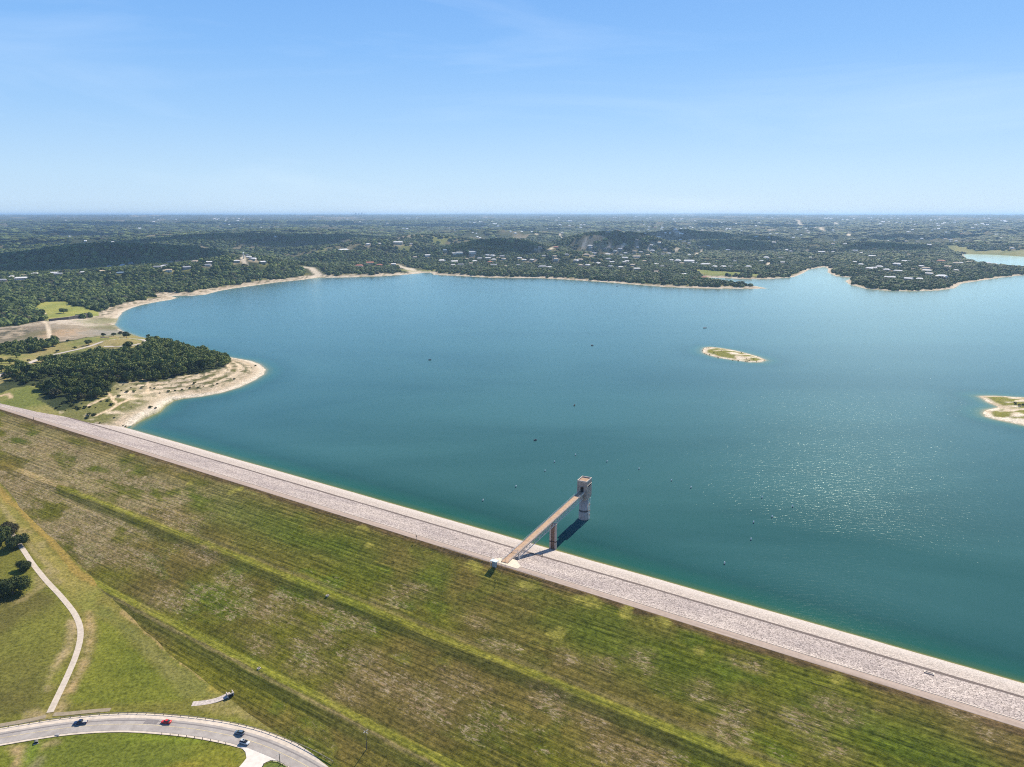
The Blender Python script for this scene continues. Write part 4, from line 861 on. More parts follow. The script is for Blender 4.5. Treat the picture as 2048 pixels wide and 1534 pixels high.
def car(px, py, off, heading, kind, colr, label, cat="car"):
    i = near_i(px, py); p = P_[i]+N_[i]*off; t_ = np.array([N_[i][1], -N_[i][0]])*heading
    o = empty({"pickup": "pickup_truck", "car": "parked_car", "suv": "sport_utility_car"}[kind].replace("parked_", "passenger_"), (p[0], p[1], float(Z_[i])+.24), math.atan2(t_[1], t_[0]), label, cat)
    pm2 = simple_mat("car_paint", colr, .22, .04, 1.0, spec=.6)
    if kind == "pickup":
        body = [(-2.95,.88,.86,.45,.98),(-2.9,.93,.90,.38,1.05),(-1.0,.95,.93,.34,1.07),(1.2,.95,.92,.34,1.08),(2.3,.93,.86,.36,1.02),(2.8,.88,.78,.42,.92),(2.92,.8,.72,.5,.80)]
        cab = [(-.95,.90,.66,1.05,1.10),(-.75,.90,.70,1.05,1.82),(.55,.90,.70,1.05,1.84),(1.35,.88,.74,1.05,1.12)]; roof = (-.1,1.25); Wb = (-1.85,1.9); WR = .40
    elif kind == "suv":
        body = [(-2.3,.85,.80,.45,.95),(-2.2,.92,.88,.36,1.02),(0,.94,.90,.32,1.03),(1.2,.93,.88,.32,1.02),(2.1,.88,.80,.38,.92),(2.3,.78,.70,.46,.78)]
        cab = [(-2.2,.86,.66,1.0,1.10),(-1.85,.87,.68,1.0,1.66),(.1,.88,.69,1.0,1.70),(1.25,.86,.72,1.0,1.06)]; roof = (-.85,1.9); Wb = (-1.4,1.4); WR = .36
    else:
        body = [(-2.35,.80,.74,.45,.85),(-2.25,.88,.82,.34,.95),(0,.91,.86,.28,.93),(1.0,.90,.84,.28,.92),(2.05,.86,.76,.34,.80),(2.35,.74,.66,.42,.66)]
        cab = [(-1.75,.82,.66,.9,.95),(-.85,.84,.62,.9,1.40),(.25,.84,.63,.9,1.42),(1.15,.82,.68,.9,.94)]; roof = (-.3,1.05); Wb = (-1.4,1.4); WR = .33
    m = MB(); m.add(*loft(body)); m.build("body", pm2, o, True)
    m = MB(); m.add(*loft(cab)); m.build("window_band", glassm, o)
    zt = max(c[4] for c in cab); m = MB(); m.box((roof[0], 0, zt+.012), (roof[1], 1.26, .05)); m.build("roof", pm2, o)
    if kind == "pickup":
        m = MB(); m.box((-1.95, 0, 1.10), (1.75, 1.5, .04)); m.build("load_bed", simple_mat("light_bed", (.45,.42,.38), .7), o)
    if colr[0] > .4 and colr[1] > .4:
        m = MB(); m.box((-.5, 0, zt+.05), (.9, .8, .03)); m.build("sunroof", glassm, o)
    for wx_ in Wb:
        for wy in (-.82, .82):
            m = MB(); m.bar((wx_, wy-.12, WR), (wx_, wy+.12, WR), WR, 16); wo_ = m.build("wheel", tyre, o)
            m = MB(); s2_ = 1 if wy > 0 else -1; m.bar((wx_, wy+s2_*.121, WR), (wx_, wy+s2_*.14, WR), WR*.6, 10); m.build("rim", rimm, wo_)
    xf = body[-1][0]-.12; xr = body[0][0]+.02
    for wy in (-.6, .6):
        m = MB(); m.box((xf, wy, body[-1][4]-.02), (.3, .34, .14)); m.build("headlight", lampm, o); m = MB(); m.box((xr-.02, wy*1.15, .78), (.1, .22, .26)); m.build("tail_light", tailm, o)
car(168, 1442, 1.9, -1, "pickup", (.016,.035,.09), "dark blue pickup truck with a light load bed, driving left on the bend", "pickup truck")
car(333, 1442, 2.0, -1, "car", (.60,.022,.02), "bright red car beside the dark tar patch on the road bend")
car(477, 1467, 2.0, -1, "suv", (.10,.15,.21), "grey blue car nearer the guard rail, beside the silver car")
car(485, 1488, -2.3, 1, "suv", (.50,.53,.56), "silver car with a dark sunroof at the mouth of the side road")

# ------------------------------------------------------------------ houses
wallms = [simple_mat("wall_cream", (.50,.43,.33), .9), simple_mat("wall_stone", (.33,.28,.22), .9), simple_mat("wall_white", (.62,.58,.52), .9), simple_mat("wall_grey", (.26,.26,.26), .9)]
ROOF = {'w': ((.74,.72,.68), "white"), 'g': ((.30,.31,.33), "grey"), 't': ((.50,.40,.29), "tan"), 'r': ((.40,.16,.10), "red brown"), 'b': ((.22,.32,.42), "blue")}
roofms = {k: simple_mat("roof_"+v[1].replace(" ", "_"), v[0], .8, .12, .5, spec=.15) for k, v in ROOF.items()}
winm = simple_mat("window_glass", (.05,.06,.08), .1, .1)
HM = {}
def house_mesh(v):
    r_ = random.Random(v*13+5); Lx, Ly, h = r_.uniform(15, 24), r_.uniform(9, 13), r_.uniform(2.8, 4.8); hip = r_.random() < .6; ov = .7; rh = Ly*.22
    wl_ = MB().box((0, 0, h/2-1), (Lx, Ly, h+2)); wing = r_.random() < .6
    if wing: wl_.box((Lx*.28, -Ly*.5-2.6, h*.4-1), (Lx*.36, 5.18, h*.8+2))
    rf = MB(); a, b_, e_ = Lx/2+ov, Ly/2+ov, (Lx/2-Ly*.35 if hip else Lx/2+ov)
    rf.add([(-a,-b_,h),(a,-b_,h),(a,b_,h),(-a,b_,h),(-e_,0,h+rh),(e_,0,h+rh)], [(0,1,5,4),(1,2,5),(2,3,4,5),(3,0,4),(3,2,1,0)])
    if wing:
        x0, x1, y0, y1, h2 = Lx*.28-Lx*.18-.5, Lx*.28+Lx*.18+.5, -Ly*.5-5.9, -Ly*.5-.75, h*.8+.01
        rf.add([(x0,y0,h2),(x1,y0,h2),(x1,y1,h2),(x0,y1,h2),((x0+x1)/2,y0+.6,h2+1.6),((x0+x1)/2,y1,h2+1.6)], [(0,1,4),(1,2,5,4),(2,3,5),(3,0,4,5),(3,2,1,0)])
    wn = MB(); k_ = int(Lx/3.5)
    for i in range(k_):
        x = -Lx/2+Lx*(i+.5)/k_
        if wing and abs(x-Lx*.28) < Lx*.18+1: continue
        wn.box((x, -Ly/2-.03, h*.5), (1.6, .08, 1.4))
        if h > 5: wn.box((x, -Ly/2-.03, h*.82), (1.5, .08, 1.1))
    return wl_.mesh("wall"), rf.mesh("roof"), wn.mesh("window"), h+rh
HV = [house_mesh(v) for v in range(8)]
HW = []                                     # positions, for clearing trees
def variant(base, mat, tagn):
    key = (base.name, mat.name)
    if key not in HM: c = base.copy(); c.materials.clear(); c.materials.append(mat); HM[key] = c
    return HM[key]
def house(px, py, kind, area, big=1.0, parts=True):
    (x, y), = onland([(px, py+1.0)]); v = random.randrange(8); a, b_, c_, hh = HV[v]; z = float(zsurf(x, y)); sc = (1.05 if area == 'L' else 1.12)*big*random.uniform(.85, 1.1)
    face = math.atan2(-y, -x)+math.pi/2+random.uniform(-.5, .5); col_ = ROOF[kind][1]
    lab = f"{AREA[area][0].format(col_)}"
    o = empty("house", (x, y, z), face, lab, "house", f"{col_} roofed {AREA[area][1]}"); o.scale = (sc, sc, sc*random.uniform(.9, 1.15))
    for nm, me_, mt in (("wall", a, random.choice(wallms[:3] if kind != 'g' else wallms)), ("roof", b_, roofms[kind]), ("window", c_, winm)):
        q = bpy.data.objects.new(nm, variant(me_, mt, nm)); COL.objects.link(q); q.parent = o
    HW.append((x, y, 13*sc))
AREA = {'L': ("{}-roofed house on the wooded ridge above the left bay", "houses on the left ridge"), 'C': ("{}-roofed house in the trees behind the centre shore", "houses behind the centre shore"), 'H': ("{}-roofed house on the hillside right of centre", "houses on the right of centre hillside"),
        'P': ("{}-roofed house on the wooded far right point", "houses on the far right point"), 'F': ("{}-roofed house on the far hills near the skyline", "houses on the far hills")}
def many(A, area, L_, big=1.0):
    for q in L_:
        (px, py), = A([q[:2]]); house(px, py, q[2] if len(q) > 2 else random.choice('wwwgt'), area, big*(q[3] if len(q) > 3 else 1))
many(A1, 'L', [(170,622,'w',1.3),(280,587,'w',1.2),(185,597,'t'),(430,580,'w'),(460,590,'g'),(570,562,'w'),(545,570,'g'),(590,552,'r'),(675,558,'t',1.2),(650,572,'w'),(865,524,'g',1.1),(830,553,'w',1.2),(800,562,'t'),(950,577,'b'),(965,518,'w'),(1030,500,'g',1.2),(1125,514,'r',1.1),(1185,518,'r'),(1250,514,'w'),(1280,524,'w'),(1300,520,'g'),(1340,488,'t'),(1365,492,'t'),(1400,485,'r'),(1330,558,'t',1.1),(1470,538,'g',1.1),(1540,487,'t',1.2),(1600,470,'t'),(1650,493,'w'),(1640,517,'g'),(1860,483,'w'),(1960,450,'w'),(1990,465,'g'),(20,637,'g'),(95,608,'w'),(1240,530,'g'),(1500,484,'w'),(1955,440,'g')])
many(A2, 'C', [(735,402,'w',1.8),(930,351,'w',1.4),(1165,342,'w',1.8),(860,523,'r',1.5),(945,502,'r',1.3),(1020,518,'r',1.2),(1130,506,'w',1.1),(1270,347),(1340,342),(1300,452),(1400,437),(1535,397,'b'),(1610,422,'w'),(1650,417,'w',1.3),(1750,415,'w',1.1),(1510,478,'w',1.2),(1610,490,'w',1.1),(1600,510,'w'),(1660,510,'g'),(1700,465),(1770,483,'w'),(1875,458,'w'),(1920,473,'w',1.2),(1890,488,'r'),(1920,516,'g',1.5),(1985,444,'g',1.3),(1870,434),(1910,438),(100,493,'w'),(1810,458),(1740,502,'t'),(30,470,'w'),(1955,455,'t')])
many(A2, 'F', [(1570,220,'w'),(1400,225,'w'),(950,228,'w'),(1020,345,'w'),(1830,205,'w',1.2),(1620,163,'w'),(1780,163,'w'),(1420,160,'w'),(1870,130,'t'),(655,207,'w'),(280,215,'w'),(400,212,'w'),(220,177,'w',1.3),(120,190,'w',1.3),(300,170,'w',1.2),(390,163,'w',1.2),(40,160,'w',1.3),(15,172,'w')])
many(A3, 'C', [(20,443,'g'),(155,458,'w',1.2),(190,473,'w'),(255,473,'w',1.2),(310,378,'t',1.2),(440,373,'r',1.2),(440,468,'t',1.2),(345,443),(430,448),(525,432),(335,530,'g',1.7),(390,533,'w'),(600,480,'w'),(630,473,'t'),(690,518),(240,430,'g')])
many(A3, 'H', [(710,357,'w',1.2),(715,372,'w'),(740,424,'g',1.4),(680,436,'t',1.4),(800,433),(850,427,'w',1.3),(855,372),(770,498,'w',1.3),(795,527,'g'),(870,525,'g'),(950,531,'w'),(1020,538,'g'),(1075,547,'w'),(985,458),(1000,482),(1075,453,'t',1.2),(1080,323,'t'),(1250,292,'w',1.3),(1255,342),(1200,392),(1195,354),(1280,428,'g'),(1350,473,'w'),(1400,482,'w',1.5),(1490,492,'w',1.7),(1640,357,'w'),(1620,514,'w',1.7),(1690,528,'w',1.1),(1760,528,'w'),(1880,525,'w'),(1955,528,'w',1.2),(1790,388,'w',1.2),(1230,568,'t'),(1455,585,'w'),(1610,618,'r',1.1),(1570,368),(1430,502,'t'),(1330,420,'w'),(1300,385,'g'),(1850,480,'g'),(1490,432,'w'),(830,380,'g'),(905,400,'w'),(955,437,'g'),(1060,408,'t'),(1110,410,'g'),(1535,498,'w'),(1815,525,'g')])
many(A3, 'F', [(1380,242,'w',1.3),(1395,262,'w',1.2),(1090,239,'w',1.2),(1220,213,'r',1.6),(930,247,'r',1.5),(850,255),(490,262,'w'),(1500,212,'w',1.2),(1820,247,'w'),(1050,198,'w',1.6),(1590,240,'w'),(1200,240,'t'),(720,120,'w',1.5),(960,148,'w',1.5),(340,126,'w'),(130,138,'w',1.3),(1155,108,'w'),(830,192,'w'),(1010,178,'w'),(1900,210,'w'),(1780,270,'w'),(1700,238,'w'),(2015,292,'w'),(1460,134,'w'),(1340,176,'w'),(1720,140,'w'),(940,136,'w'),(1070,160,'w'),(40,196,'t'),(100,203,'w'),(160,196,'t')])
many(A4, 'P', [(785,380,'w',1.2),(825,397,'w'),(910,423,'w',1.2),(970,442,'w'),(780,468,'w',1.2),(830,483,'w'),(890,515,'w',1.3),(965,500),(1020,523,'w'),(1095,488,'w',1.4),(1150,458,'w',1.2),(1140,493),(1105,533),(1215,522),(1280,498,'w',1.2),(1315,512,'t',1.2),(1345,553),(1425,461,'r',1.4),(1480,503,'t',1.5),(1540,478,'t',1.4),(1580,473),(1640,465,'t',1.3),(1690,468,'t'),(1775,472,'w',1.4),(1825,471,'w',1.2),(1430,574,'w',1.5),(1185,597,'w',1.2),(1265,593,'w',1.2),(1065,583),(1020,581),(1080,405),(1185,407),(1540,527),(1440,547),(1500,495,'w'),(1320,530,'w'),(1240,470,'g'),(1190,455,'g')])
many(A4, 'H', [(90,458,'w',1.2),(120,433,'w',1.3),(240,469,'w'),(175,325,'w',1.4),(270,367,'w'),(535,390,'w',1.5),(570,414),(450,429,'w'),(200,385),(305,382),(430,378),(230,432,'g'),(620,386,'w')])
many(A4, 'F', [(760,302,'w',1.3),(1335,332,'w',1.2),(1020,317,'w'),(200,262,'w'),(930,312),(1580,246,'r',1.4),(1715,251,'w',1.3),(1165,305,'t'),(1250,315,'t'),(710,328,'w'),(620,330,'t'),(735,203,'w',1.6),(960,236,'w'),(1200,262,'w'),(1280,246,'w'),(1355,262,'w'),(1450,260,'w'),(1500,303,'w'),(1540,308,'w'),(900,220,'w'),(870,183,'w'),(1085,160,'w',1.2),(1190,125,'w'),(1170,140,'w'),(1780,160,'w'),(2010,256,'w'),(1870,285,'w'),(1400,246,'w'),(1460,303,'t'),(545,185,'w'),(150,148,'w'),(680,128,'w'),(760,192,'w'),(1290,158,'w'),(1050,200,'g'),(430,232,'w'),(255,232,'w'),(40,278,'w'),(1630,255,'g'),(1960,360,'w'),(1720,300,'w')])
for k_ in range(46):
    A_n, ar, cx_, cy_, rx_, ry_ = random.choice(((A3, 'C', 250, 460, 240, 70), (A3, 'H', 950, 440, 330, 95), (A3, 'H', 1250, 400, 330, 90), (A4, 'P', 1150, 495, 330, 70), (A3, 'H', 800, 470, 250, 60)))
    (px, py), = A_n([(cx_+random.uniform(-rx_, rx_), cy_+random.uniform(-ry_, ry_))]); (x, y), = onland([(px, py)])
    if lookup(GD, np.array(x), np.array(y)) > 70 and all(math.hypot(x-h_[0], y-h_[1]) > 30 for h_ in HW): house(px, py, random.choice('wttgt'), ar, .95)
# worn yards and drives round the houses
hx_a = np.array(HW)
yd = np.random.default_rng(3)
for hx_, hy_, hr in HW:
    rr = math.hypot(hx_, hy_); i = np.nonzero((abs(GX-hx_) < 60) & (abs(GY-hy_) < 90)); q = np.hypot(GX[i]-hx_, (GY[i]-hy_)*.7)+(n_sml[i]-.5)*16; a = (1-sst(hr*.9, hr*1.6, q))*.8
    c_ = np.array([(.40,.33,.25), (.17,.17,.06), (.30,.25,.17)][yd.integers(3)]); col[i] = col[i]*(1-a[:, None])+c_*a[:, None]
gm.attributes['cover'].data.foreach_set('color', np.c_[col.reshape(-1, 3), np.ones(col.size//3)].astype(np.float32).ravel())
# white speck houses too many to count, far behind
FB = MB()
for i in range(900):
    px = random.uniform(900, 2100) if random.random() < .72 else random.uniform(120, 900); py = 429+random.choice((8, 12, 16, 22, 30, 42))*random.uniform(.6, 1.35)
    if vnoise(np.array(px/45.), np.array(py/5.), 77) < (.52 if px > 900 else .66): continue
    (x, y), = onland([(px, py)]); 
    if not 4500 < math.hypot(x, y) < 20000: continue
    rr = math.hypot(x, y); q = random.uniform(12, 22)*min(1.6, rr/7500); a_ = (math.atan2(x, y)-TH0)/(TH1-TH0)*(NC-1); wc = 60/rr/(TH1-TH0)*NC
    forest[np.searchsorted(RR, rr-170):np.searchsorted(RR, rr+45), int(a_-wc):int(a_+wc)+2] = 0; zf = float(zsurf(x, y)); a_ = math.atan2(-y, -x)+math.pi/2+random.uniform(-.6, .6); ca_, sa_ = math.cos(a_), math.sin(a_); T_ = lambda u, v, z: (x+u*ca_-v*sa_, y+u*sa_+v*ca_, zf+z)
    FB.add([T_(-q*.6,-q*.5,-2), T_(q*.6,-q*.5,-2), T_(q*.6,q*.5,-2), T_(-q*.6,q*.5,-2), T_(-q*.6,-q*.5,3), T_(q*.6,-q*.5,3), T_(q*.6,q*.5,3), T_(-q*.6,q*.5,3), T_(-q*.5,0,3+q*.24), T_(q*.5,0,3+q*.24)], [(0,1,5,4),(1,2,6,5),(2,3,7,6),(3,0,4,7),(4,5,9,8),(5,6,9),(6,7,8,9),(7,4,8)])
fh = FB.build("distant_houses", simple_mat("far_house_white", (.86,.83,.78), .8, .1, .01)); tag(fh, kind='stuff')
# chapel-like tower on the left ridge
(x_, y_), = onland(A1([(1920, 462)])); o = empty("water_tower", (x_, y_, float(zsurf(x_, y_))), 0, "slim white tower rising above the left ridge houses", "tower")
MB().lathe([(2.6, -2), (2.4, 16), (2.7, 16.5)], 12).build("shaft", white_p, o, True); MB().lathe([(2.8, 16.5), (2.8, 20), (.6, 22.5)], 12).build("tank", white_p, o, True)
# towers of a far town on the skyline
for px, h, wdt in ((712, 150, 60), (718, 120, 45), (724, 170, 50), (729, 110, 60)):
    d = ray(px, 432); Y_ = 30000; x = d[0]/d[1]*Y_; z = float(zsurf(x, Y_)); o = empty("tower_block", (x, Y_, z), 0, "hazy pale tower block of the far town breaking the skyline", "tower block", "tower blocks of the far skyline town")
    MB().box((0, 0, h*.35), (wdt, wdt, h*.9)).build("wall", wallms[3], o); MB().box((0, 0, h*.8+6), (wdt*.5, wdt*.5, 12)).build("roof_block", wallms[3], o)

# ------------------------------------------------------------------ spillway wall, picnic shelter, park road
Wl = np.array(wall_l); c = Wl.mean(0); zb = float(zsurf(c[0], c[1]))
o = empty("spillway_wall", (c[0], c[1], zb), 0, "long dark retaining wall below the green lawn at the spillway", "wall")
m = MB(); m2 = MB()
for a, b_ in zip(Wl[:-1], Wl[1:]):
    d = b_-a; mid = (a+b_)/2-c; q = math.atan2(d[1], d[0]); m.box((mid[0], mid[1], 1.2), (math.hypot(*d)+.05, 1.6, 8.0), q); m2.box((mid[0], mid[1], 5.35), (math.hypot(*d)+.05, 2.0, .3), q)
m.build("wall", simple_mat("dark_wall_stone", (.10,.085,.08), .95, .3, .4), o); m2.build("coping", conc, o)
ribbon(onland(park_road), 3.6, 3.6, .25, "park_road", simple_mat("park_asphalt", (.46,.40,.34), .9, .1, .3), 6)
(x_, y_), = onland(Z5([(768, 432)])); o = empty("picnic_shelter", (x_, y_, float(zsurf(x_, y_))), .5, "dark open picnic shelter beside the park road loop", "shelter")
MB().box((0, 0, 3.0), (13, 7, .5), taper=.8).build("roof", simple_mat("brown_roof", (.10,.07,.06), .8), o)
for a in (-5.5, 5.5):
    for b_ in (-2.6, 2.6): MB().box((a, b_, 1.1), (.3, .3, 3.6)).build("post", conc, o)
(x_, y_), = onland(Z5([(212, 592)])); o = empty("dark_van", (x_, y_, float(zsurf(x_, y_))+.28), .5, "dark van parked on the park road at left", "van")
MB().add(*loft([(-2.4,.9,.8,.4,1.0),(-2.3,.95,.8,.35,1.9),(1.0,.95,.8,.35,1.95),(1.7,.93,.85,.35,1.1),(2.4,.85,.75,.42,.9)])).build("body", dark, o)
for a in (-1.5, 1.5):
    for b_ in (-.85, .85): MB().bar((a, b_-.12, .36), (a, b_+.12, .36), .36, 12).build("wheel", tyre, o)

# ------------------------------------------------------------------ trees
def leaf_mat(name, lo, hi, pos=0.0):
    m, n, b = newmat(name); oi = n.nodes.new('ShaderNodeObjectInfo'); geo = n.nodes.new('ShaderNodeNewGeometry')
    f = noise_(n, coords(n), 3.0, 3, .7); rp_ = math_(n, 'ADD', math_(n, 'MULTIPLY', oi.outputs['Random'], .55), math_(n, 'MULTIPLY', f, .6))
    x = node(n, 'ShaderNodeTexNoise', i_Scale=.012, i_Detail=3); n.links.new(geo.outputs['Position'], x.inputs['Vector']); rp_ = math_(n, 'ADD', rp_, math_(n, 'MULTIPLY', math_(n, 'SUBTRACT', x.outputs['Fac'], .5), .9))
    c0 = mix_(n, range_(n, rp_, .22, 1.0), lo, hi); c0 = mix_(n, range_(n, oi.outputs['Random'], .86, .88, 0, .7), c0, tuple(k*1.35+.012 for k in hi)); c0 = mix_(n, range_(n, oi.outputs['Random'], .07, .05, 0, .6), c0, (.085,.068,.036))
    n.links.new(c0, b.inputs['Base Color']); b.inputs['Roughness'].default_value = .75; b.inputs['Specular IOR Level'].default_value = .12
    return m
oakm = leaf_mat("oak_leaves", (.030,.046,.015), (.110,.135,.036)); junm = leaf_mat("juniper_leaves", (.018,.034,.009), (.120,.146,.034))
fstm = leaf_mat("forest_leaves", (.022,.042,.012), (.125,.158,.038)); bushm = leaf_mat("bush_leaves", (.035,.05,.016), (.12,.13,.04))
bark = simple_mat("tree_bark", (.11,.085,.065), .95, .3, 3)
def crown_mesh(name, seed, nleaf, lobes, flat, leaf, core=True):
    r_ = np.random.default_rng(seed); L_ = []
    for k in range(lobes):
        a = r_.uniform(0, 2*math.pi); d = math.sqrt(r_.uniform(0.02, 1))*.62; z = r_.uniform(-.25, .45)*flat*(1.15-d); L_.append((d*math.cos(a), d*math.sin(a), z, r_.uniform(.28, .44)))
    L_.append((0, 0, .12*flat, .5)); V = []; F = []
    if core:
        for lx, ly, lz, lr in L_:
            b0 = len(V); q = []; nu, nv = 7, 4
            for i in range(nv+1):
                ph = -math.pi/2+math.pi*i/nv
                for j in range(nu):
                    th = 2*math.pi*j/nu; rr = lr*.74*r_.uniform(.85, 1.1); V.append((lx+rr*math.cos(ph)*math.cos(th), ly+rr*math.cos(ph)*math.sin(th), lz+rr*flat*1.1*math.sin(ph)))
            F += [(b0+i*nu+j, b0+i*nu+(j+1) % nu, b0+(i+1)*nu+(j+1) % nu, b0+(i+1)*nu+j) for i in range(nv) for j in range(nu)]
    for k in range(nleaf):
        lx, ly, lz, lr = L_[r_.integers(len(L_))]; d = r_.normal(size=3); d /= np.linalg.norm(d); 
        if d[2] < -.55: d[2] = -d[2]
        rr = lr*r_.uniform(.72, 1.12); c_ = np.array([lx, ly, lz])+d*rr*np.array([1, 1, flat*1.15])
        nn = d+r_.normal(size=3)*.55; nn /= np.linalg.norm(nn); u = np.cross(nn, r_.normal(size=3)); u /= np.linalg.norm(u); v_ = np.cross(nn, u); s_ = leaf*r_.uniform(.6, 1.3)
        b0 = len(V); V += [tuple(c_-u*s_-v_*s_*.7), tuple(c_+u*s_-v_*s_*.7), tuple(c_+u*s_*.7+v_*s_*.8), tuple(c_-u*s_*.7+v_*s_*.8)]; F.append((b0, b0+1, b0+2, b0+3))
    m = bpy.data.meshes.new(name); m.from_pydata(V, [], F); m.update(); return m
def trunk_mesh(seed, h0):
    r_ = random.Random(seed); m = MB(); m.bar((0, 0, -.15), (.02, .01, h0*.7), .065, 7, r2=.045)
    for k in range(5):
        a = 2*math.pi*k/5+r_.uniform(-.4, .4); m.bar((.02, .01, h0*.62), (.42*math.cos(a), .42*math.sin(a), h0*1.15+r_.uniform(0, .2)), .035, 5, r2=.015)
    return m.mesh("trunk")
OAKC = [crown_mesh("oak_crown", 5+i, 6500, 14, .78, .034) for i in range(3)]; OAKT = [trunk_mesh(i, .55) for i in range(2)]
for m in OAKC: m.materials.append(oakm)
JUNC = [crown_mesh("juniper_crown", 25+i, 420, 7, .72, .095) for i in range(6)]
for m in JUNC: m.materials.append(junm)
BSH = [crown_mesh("bush_crown", 45+i, 160, 6, .55, .12) for i in range(3)]
for m in BSH: m.materials.append(bushm)
for m in OAKT: m.materials.append(bark)
def tree(x, y, r, C_, label, group=None, name="oak_tree", hfac=.62, cat="tree", trunk=True, zfac=1.0):
    z = float(zsurf(x, y)); o = empty(name, (x, y, z), random.uniform(0, 6.28), label, cat, group); o.scale = (r, r, r*zfac)
    if trunk: q = bpy.data.objects.new("trunk", random.choice(OAKT)); COL.objects.link(q); q.parent = o
    q = bpy.data.objects.new("crown", random.choice(C_)); COL.objects.link(q); q.parent = o; q.location = (0, 0, hfac)
    return o
OAKS = [((-12,1086), 10.5, "broad dark oak at the left frame edge above the track, biggest of its clump"), ((14,1070), 7.5, "dark oak standing behind the biggest oak of the upper left clump"), ((34,1094), 6.6, "round oak on the right of the upper left clump, over the track end"), ((50,1139), 4.8, "small lone oak leaning over the pale track"), ((27,1187), 8.2, "full round oak on the right of the lower left pair"), ((-6,1196), 9.0, "wide oak cut by the left frame edge below the small lone oak")]
for p, r, lab in OAKS:
    (x, y), = onland([p]); tree(x, y, r*1.15, OAKC, lab, hfac=.46, zfac=1.05)
PARK = [((465,243),9.5,"lone dark oak in the middle of the green lawn"),((650,474),7.5,"round oak between the park road and the spillway"),((945,500),10.0,"large dark oak inside the park road loop"),((925,423),9.0,"broad tree behind the park road loop by the water"),((885,400),6.0,"smaller tree left of the broad tree behind the road loop"),((1085,418),5.0,"small tree on the lawn at the right end of the park road"),((310,604),9.0,"wide oak beside the park road where the wood begins"),((120,568),7.0,"spreading oak on the dry grass above the park road"),((70,612),6.5,"round tree above the park road, left of its twin"),((130,615),5.5,"round tree above the park road, right of its twin"),((14,668),7.5,"dark tree at the left edge below the park grass"),((10,610),6.0,"tree cut by the left frame edge on the park grass"),((755,414),5.5,"dark tree by the picnic shelter"),((832,408),5.0,"low tree right of the picnic shelter"),((497,452),3.5,"lone round bush-like tree at the spillway edge"),((547,503),3.5,"low round tree beside the park road, lower one"),((420,528),3.0,"little round tree near the row of dark trees")]
for p, r, lab in PARK:
    (x, y), = onland(Z5([p])); tree(x, y, r*.95, JUNC[:3]+OAKC[:1], lab)
def fill(P, sp, world=False):
    poly = np.array(P if world else W(P)); x0, y0 = poly.min(0); x1, y1 = poly.max(0); xs, ys_ = np.meshgrid(np.arange(x0, x1, sp), np.arange(y0, y1, sp)); xs = xs.ravel()+rng.uniform(-.45, .45, xs.size)*sp; ys_ = ys_.ravel()+rng.uniform(-.45, .45, ys_.size)*sp
    k_ = pip(xs, ys_, [tuple(p) for p in poly]); return np.stack([xs[k_], ys_[k_]], -1)
WOODP = W(Z5([(330,605),(420,585),(570,560),(760,532),(900,528),(1030,512),(1065,485),(1150,425),(1240,425),(1400,470),(1600,520),(1700,575),(1690,600),(1640,640),(1480,680),(1300,702),(1130,740),(1000,745),(860,750),(790,800),(770,870),(690,880),(600,890),(480,925),(380,905),(330,850),(290,855),(320,790),(420,740),(370,690),(340,640)])); wood = fill(WOODP, 8.0, True)
ROWP = W(Z5([(-200,520),(0,500),(200,465),(400,450),(425,475),(370,510),(150,540),(0,555),(-200,590)])); row_ = fill(ROWP, 9.0, True)
LEFTP = W(Z5([(-300,800),(-100,730),(0,700),(170,650),(230,640),(330,655),(360,705),(240,770),(100,790),(0,830),(-200,860)])); left_ = fill(LEFTP, 8.5, True)
free = []
allp = [(p, 'w') for p in wood]+[(p, 'r') for p in row_]+[(p, 'l') for p in left_]
allp.sort(key=lambda q: math.hypot(*q[0])); rest = []
LAB = {'w': ("dark round-crowned tree of the dense wood on the point", "trees of the wood on the point"), 'r': ("dark tree in the row along the spillway's near edge", "trees of the row by the spillway"), 'l': ("dark tree in the thicket left of the wood, under the park road", "trees of the left thicket")}
vis = 0
for (x, y), k_ in allp:
    s_, t_ = to_st(x, y)
    if lookup(GD, np.array(x), np.array(y)) < 14 or t_ < 60: continue
    px = IW/2+FPX*x/(y*math.cos(PITCH)+(CAMZ-10)*math.sin(PITCH))
    if -15 < px and vis < 270: tree(float(x), float(y), random.choice((3.2, 4.4, 5.2, 6.2, 7.6)), JUNC, *LAB[k_], name="juniper_tree", zfac=random.uniform(.8, 1.45)); vis += 1
    else: rest.append((x, y))
SHR = onland(Z5([(415,940),(440,925),(465,905),(505,905),(530,920),(545,895),(575,945),(600,905),(620,935),(655,985),(690,990),(640,1010),(815,915),(790,885),(860,800),(890,810),(930,820),(900,770),(960,790),(1000,770),(1040,790),(1060,770),(980,820),(1100,790),(1130,795),(870,855),(835,1010),(900,1065),(920,1070),(700,935),(740,890),(1565,775),(1590,762),(1715,725),(1840,640),(1870,630),(1490,780),(1420,760),(1330,805),(1390,790),(1450,790),(1100,935),(960,930),(1140,940),(730,1045),(560,935),(480,955),(660,930),(1230,820),(1170,830),(1280,812),(300,755),(250,770),(310,740)]))
for x, y in SHR: tree(x, y, random.choice((1.1, 1.5, 2.0, 3.0)), BSH, "small green bush on the stony ground between the wood and the dam", "bushes on the bare point", name="bush", hfac=.35, cat="bush", trunk=False)
ISB = onland([(1380+a/11.38, 640+b/11.38) for a, b in ((290,700),(315,660),(375,640),(410,635),(325,765),(370,780),(450,792),(570,620),(540,745),(715,705),(975,915),(1100,930),(1260,940),(1300,940),(1280,890),(1345,930),(1540,830),(1455,895),(1520,945),(1690,920),(640,860),(1170,750))])
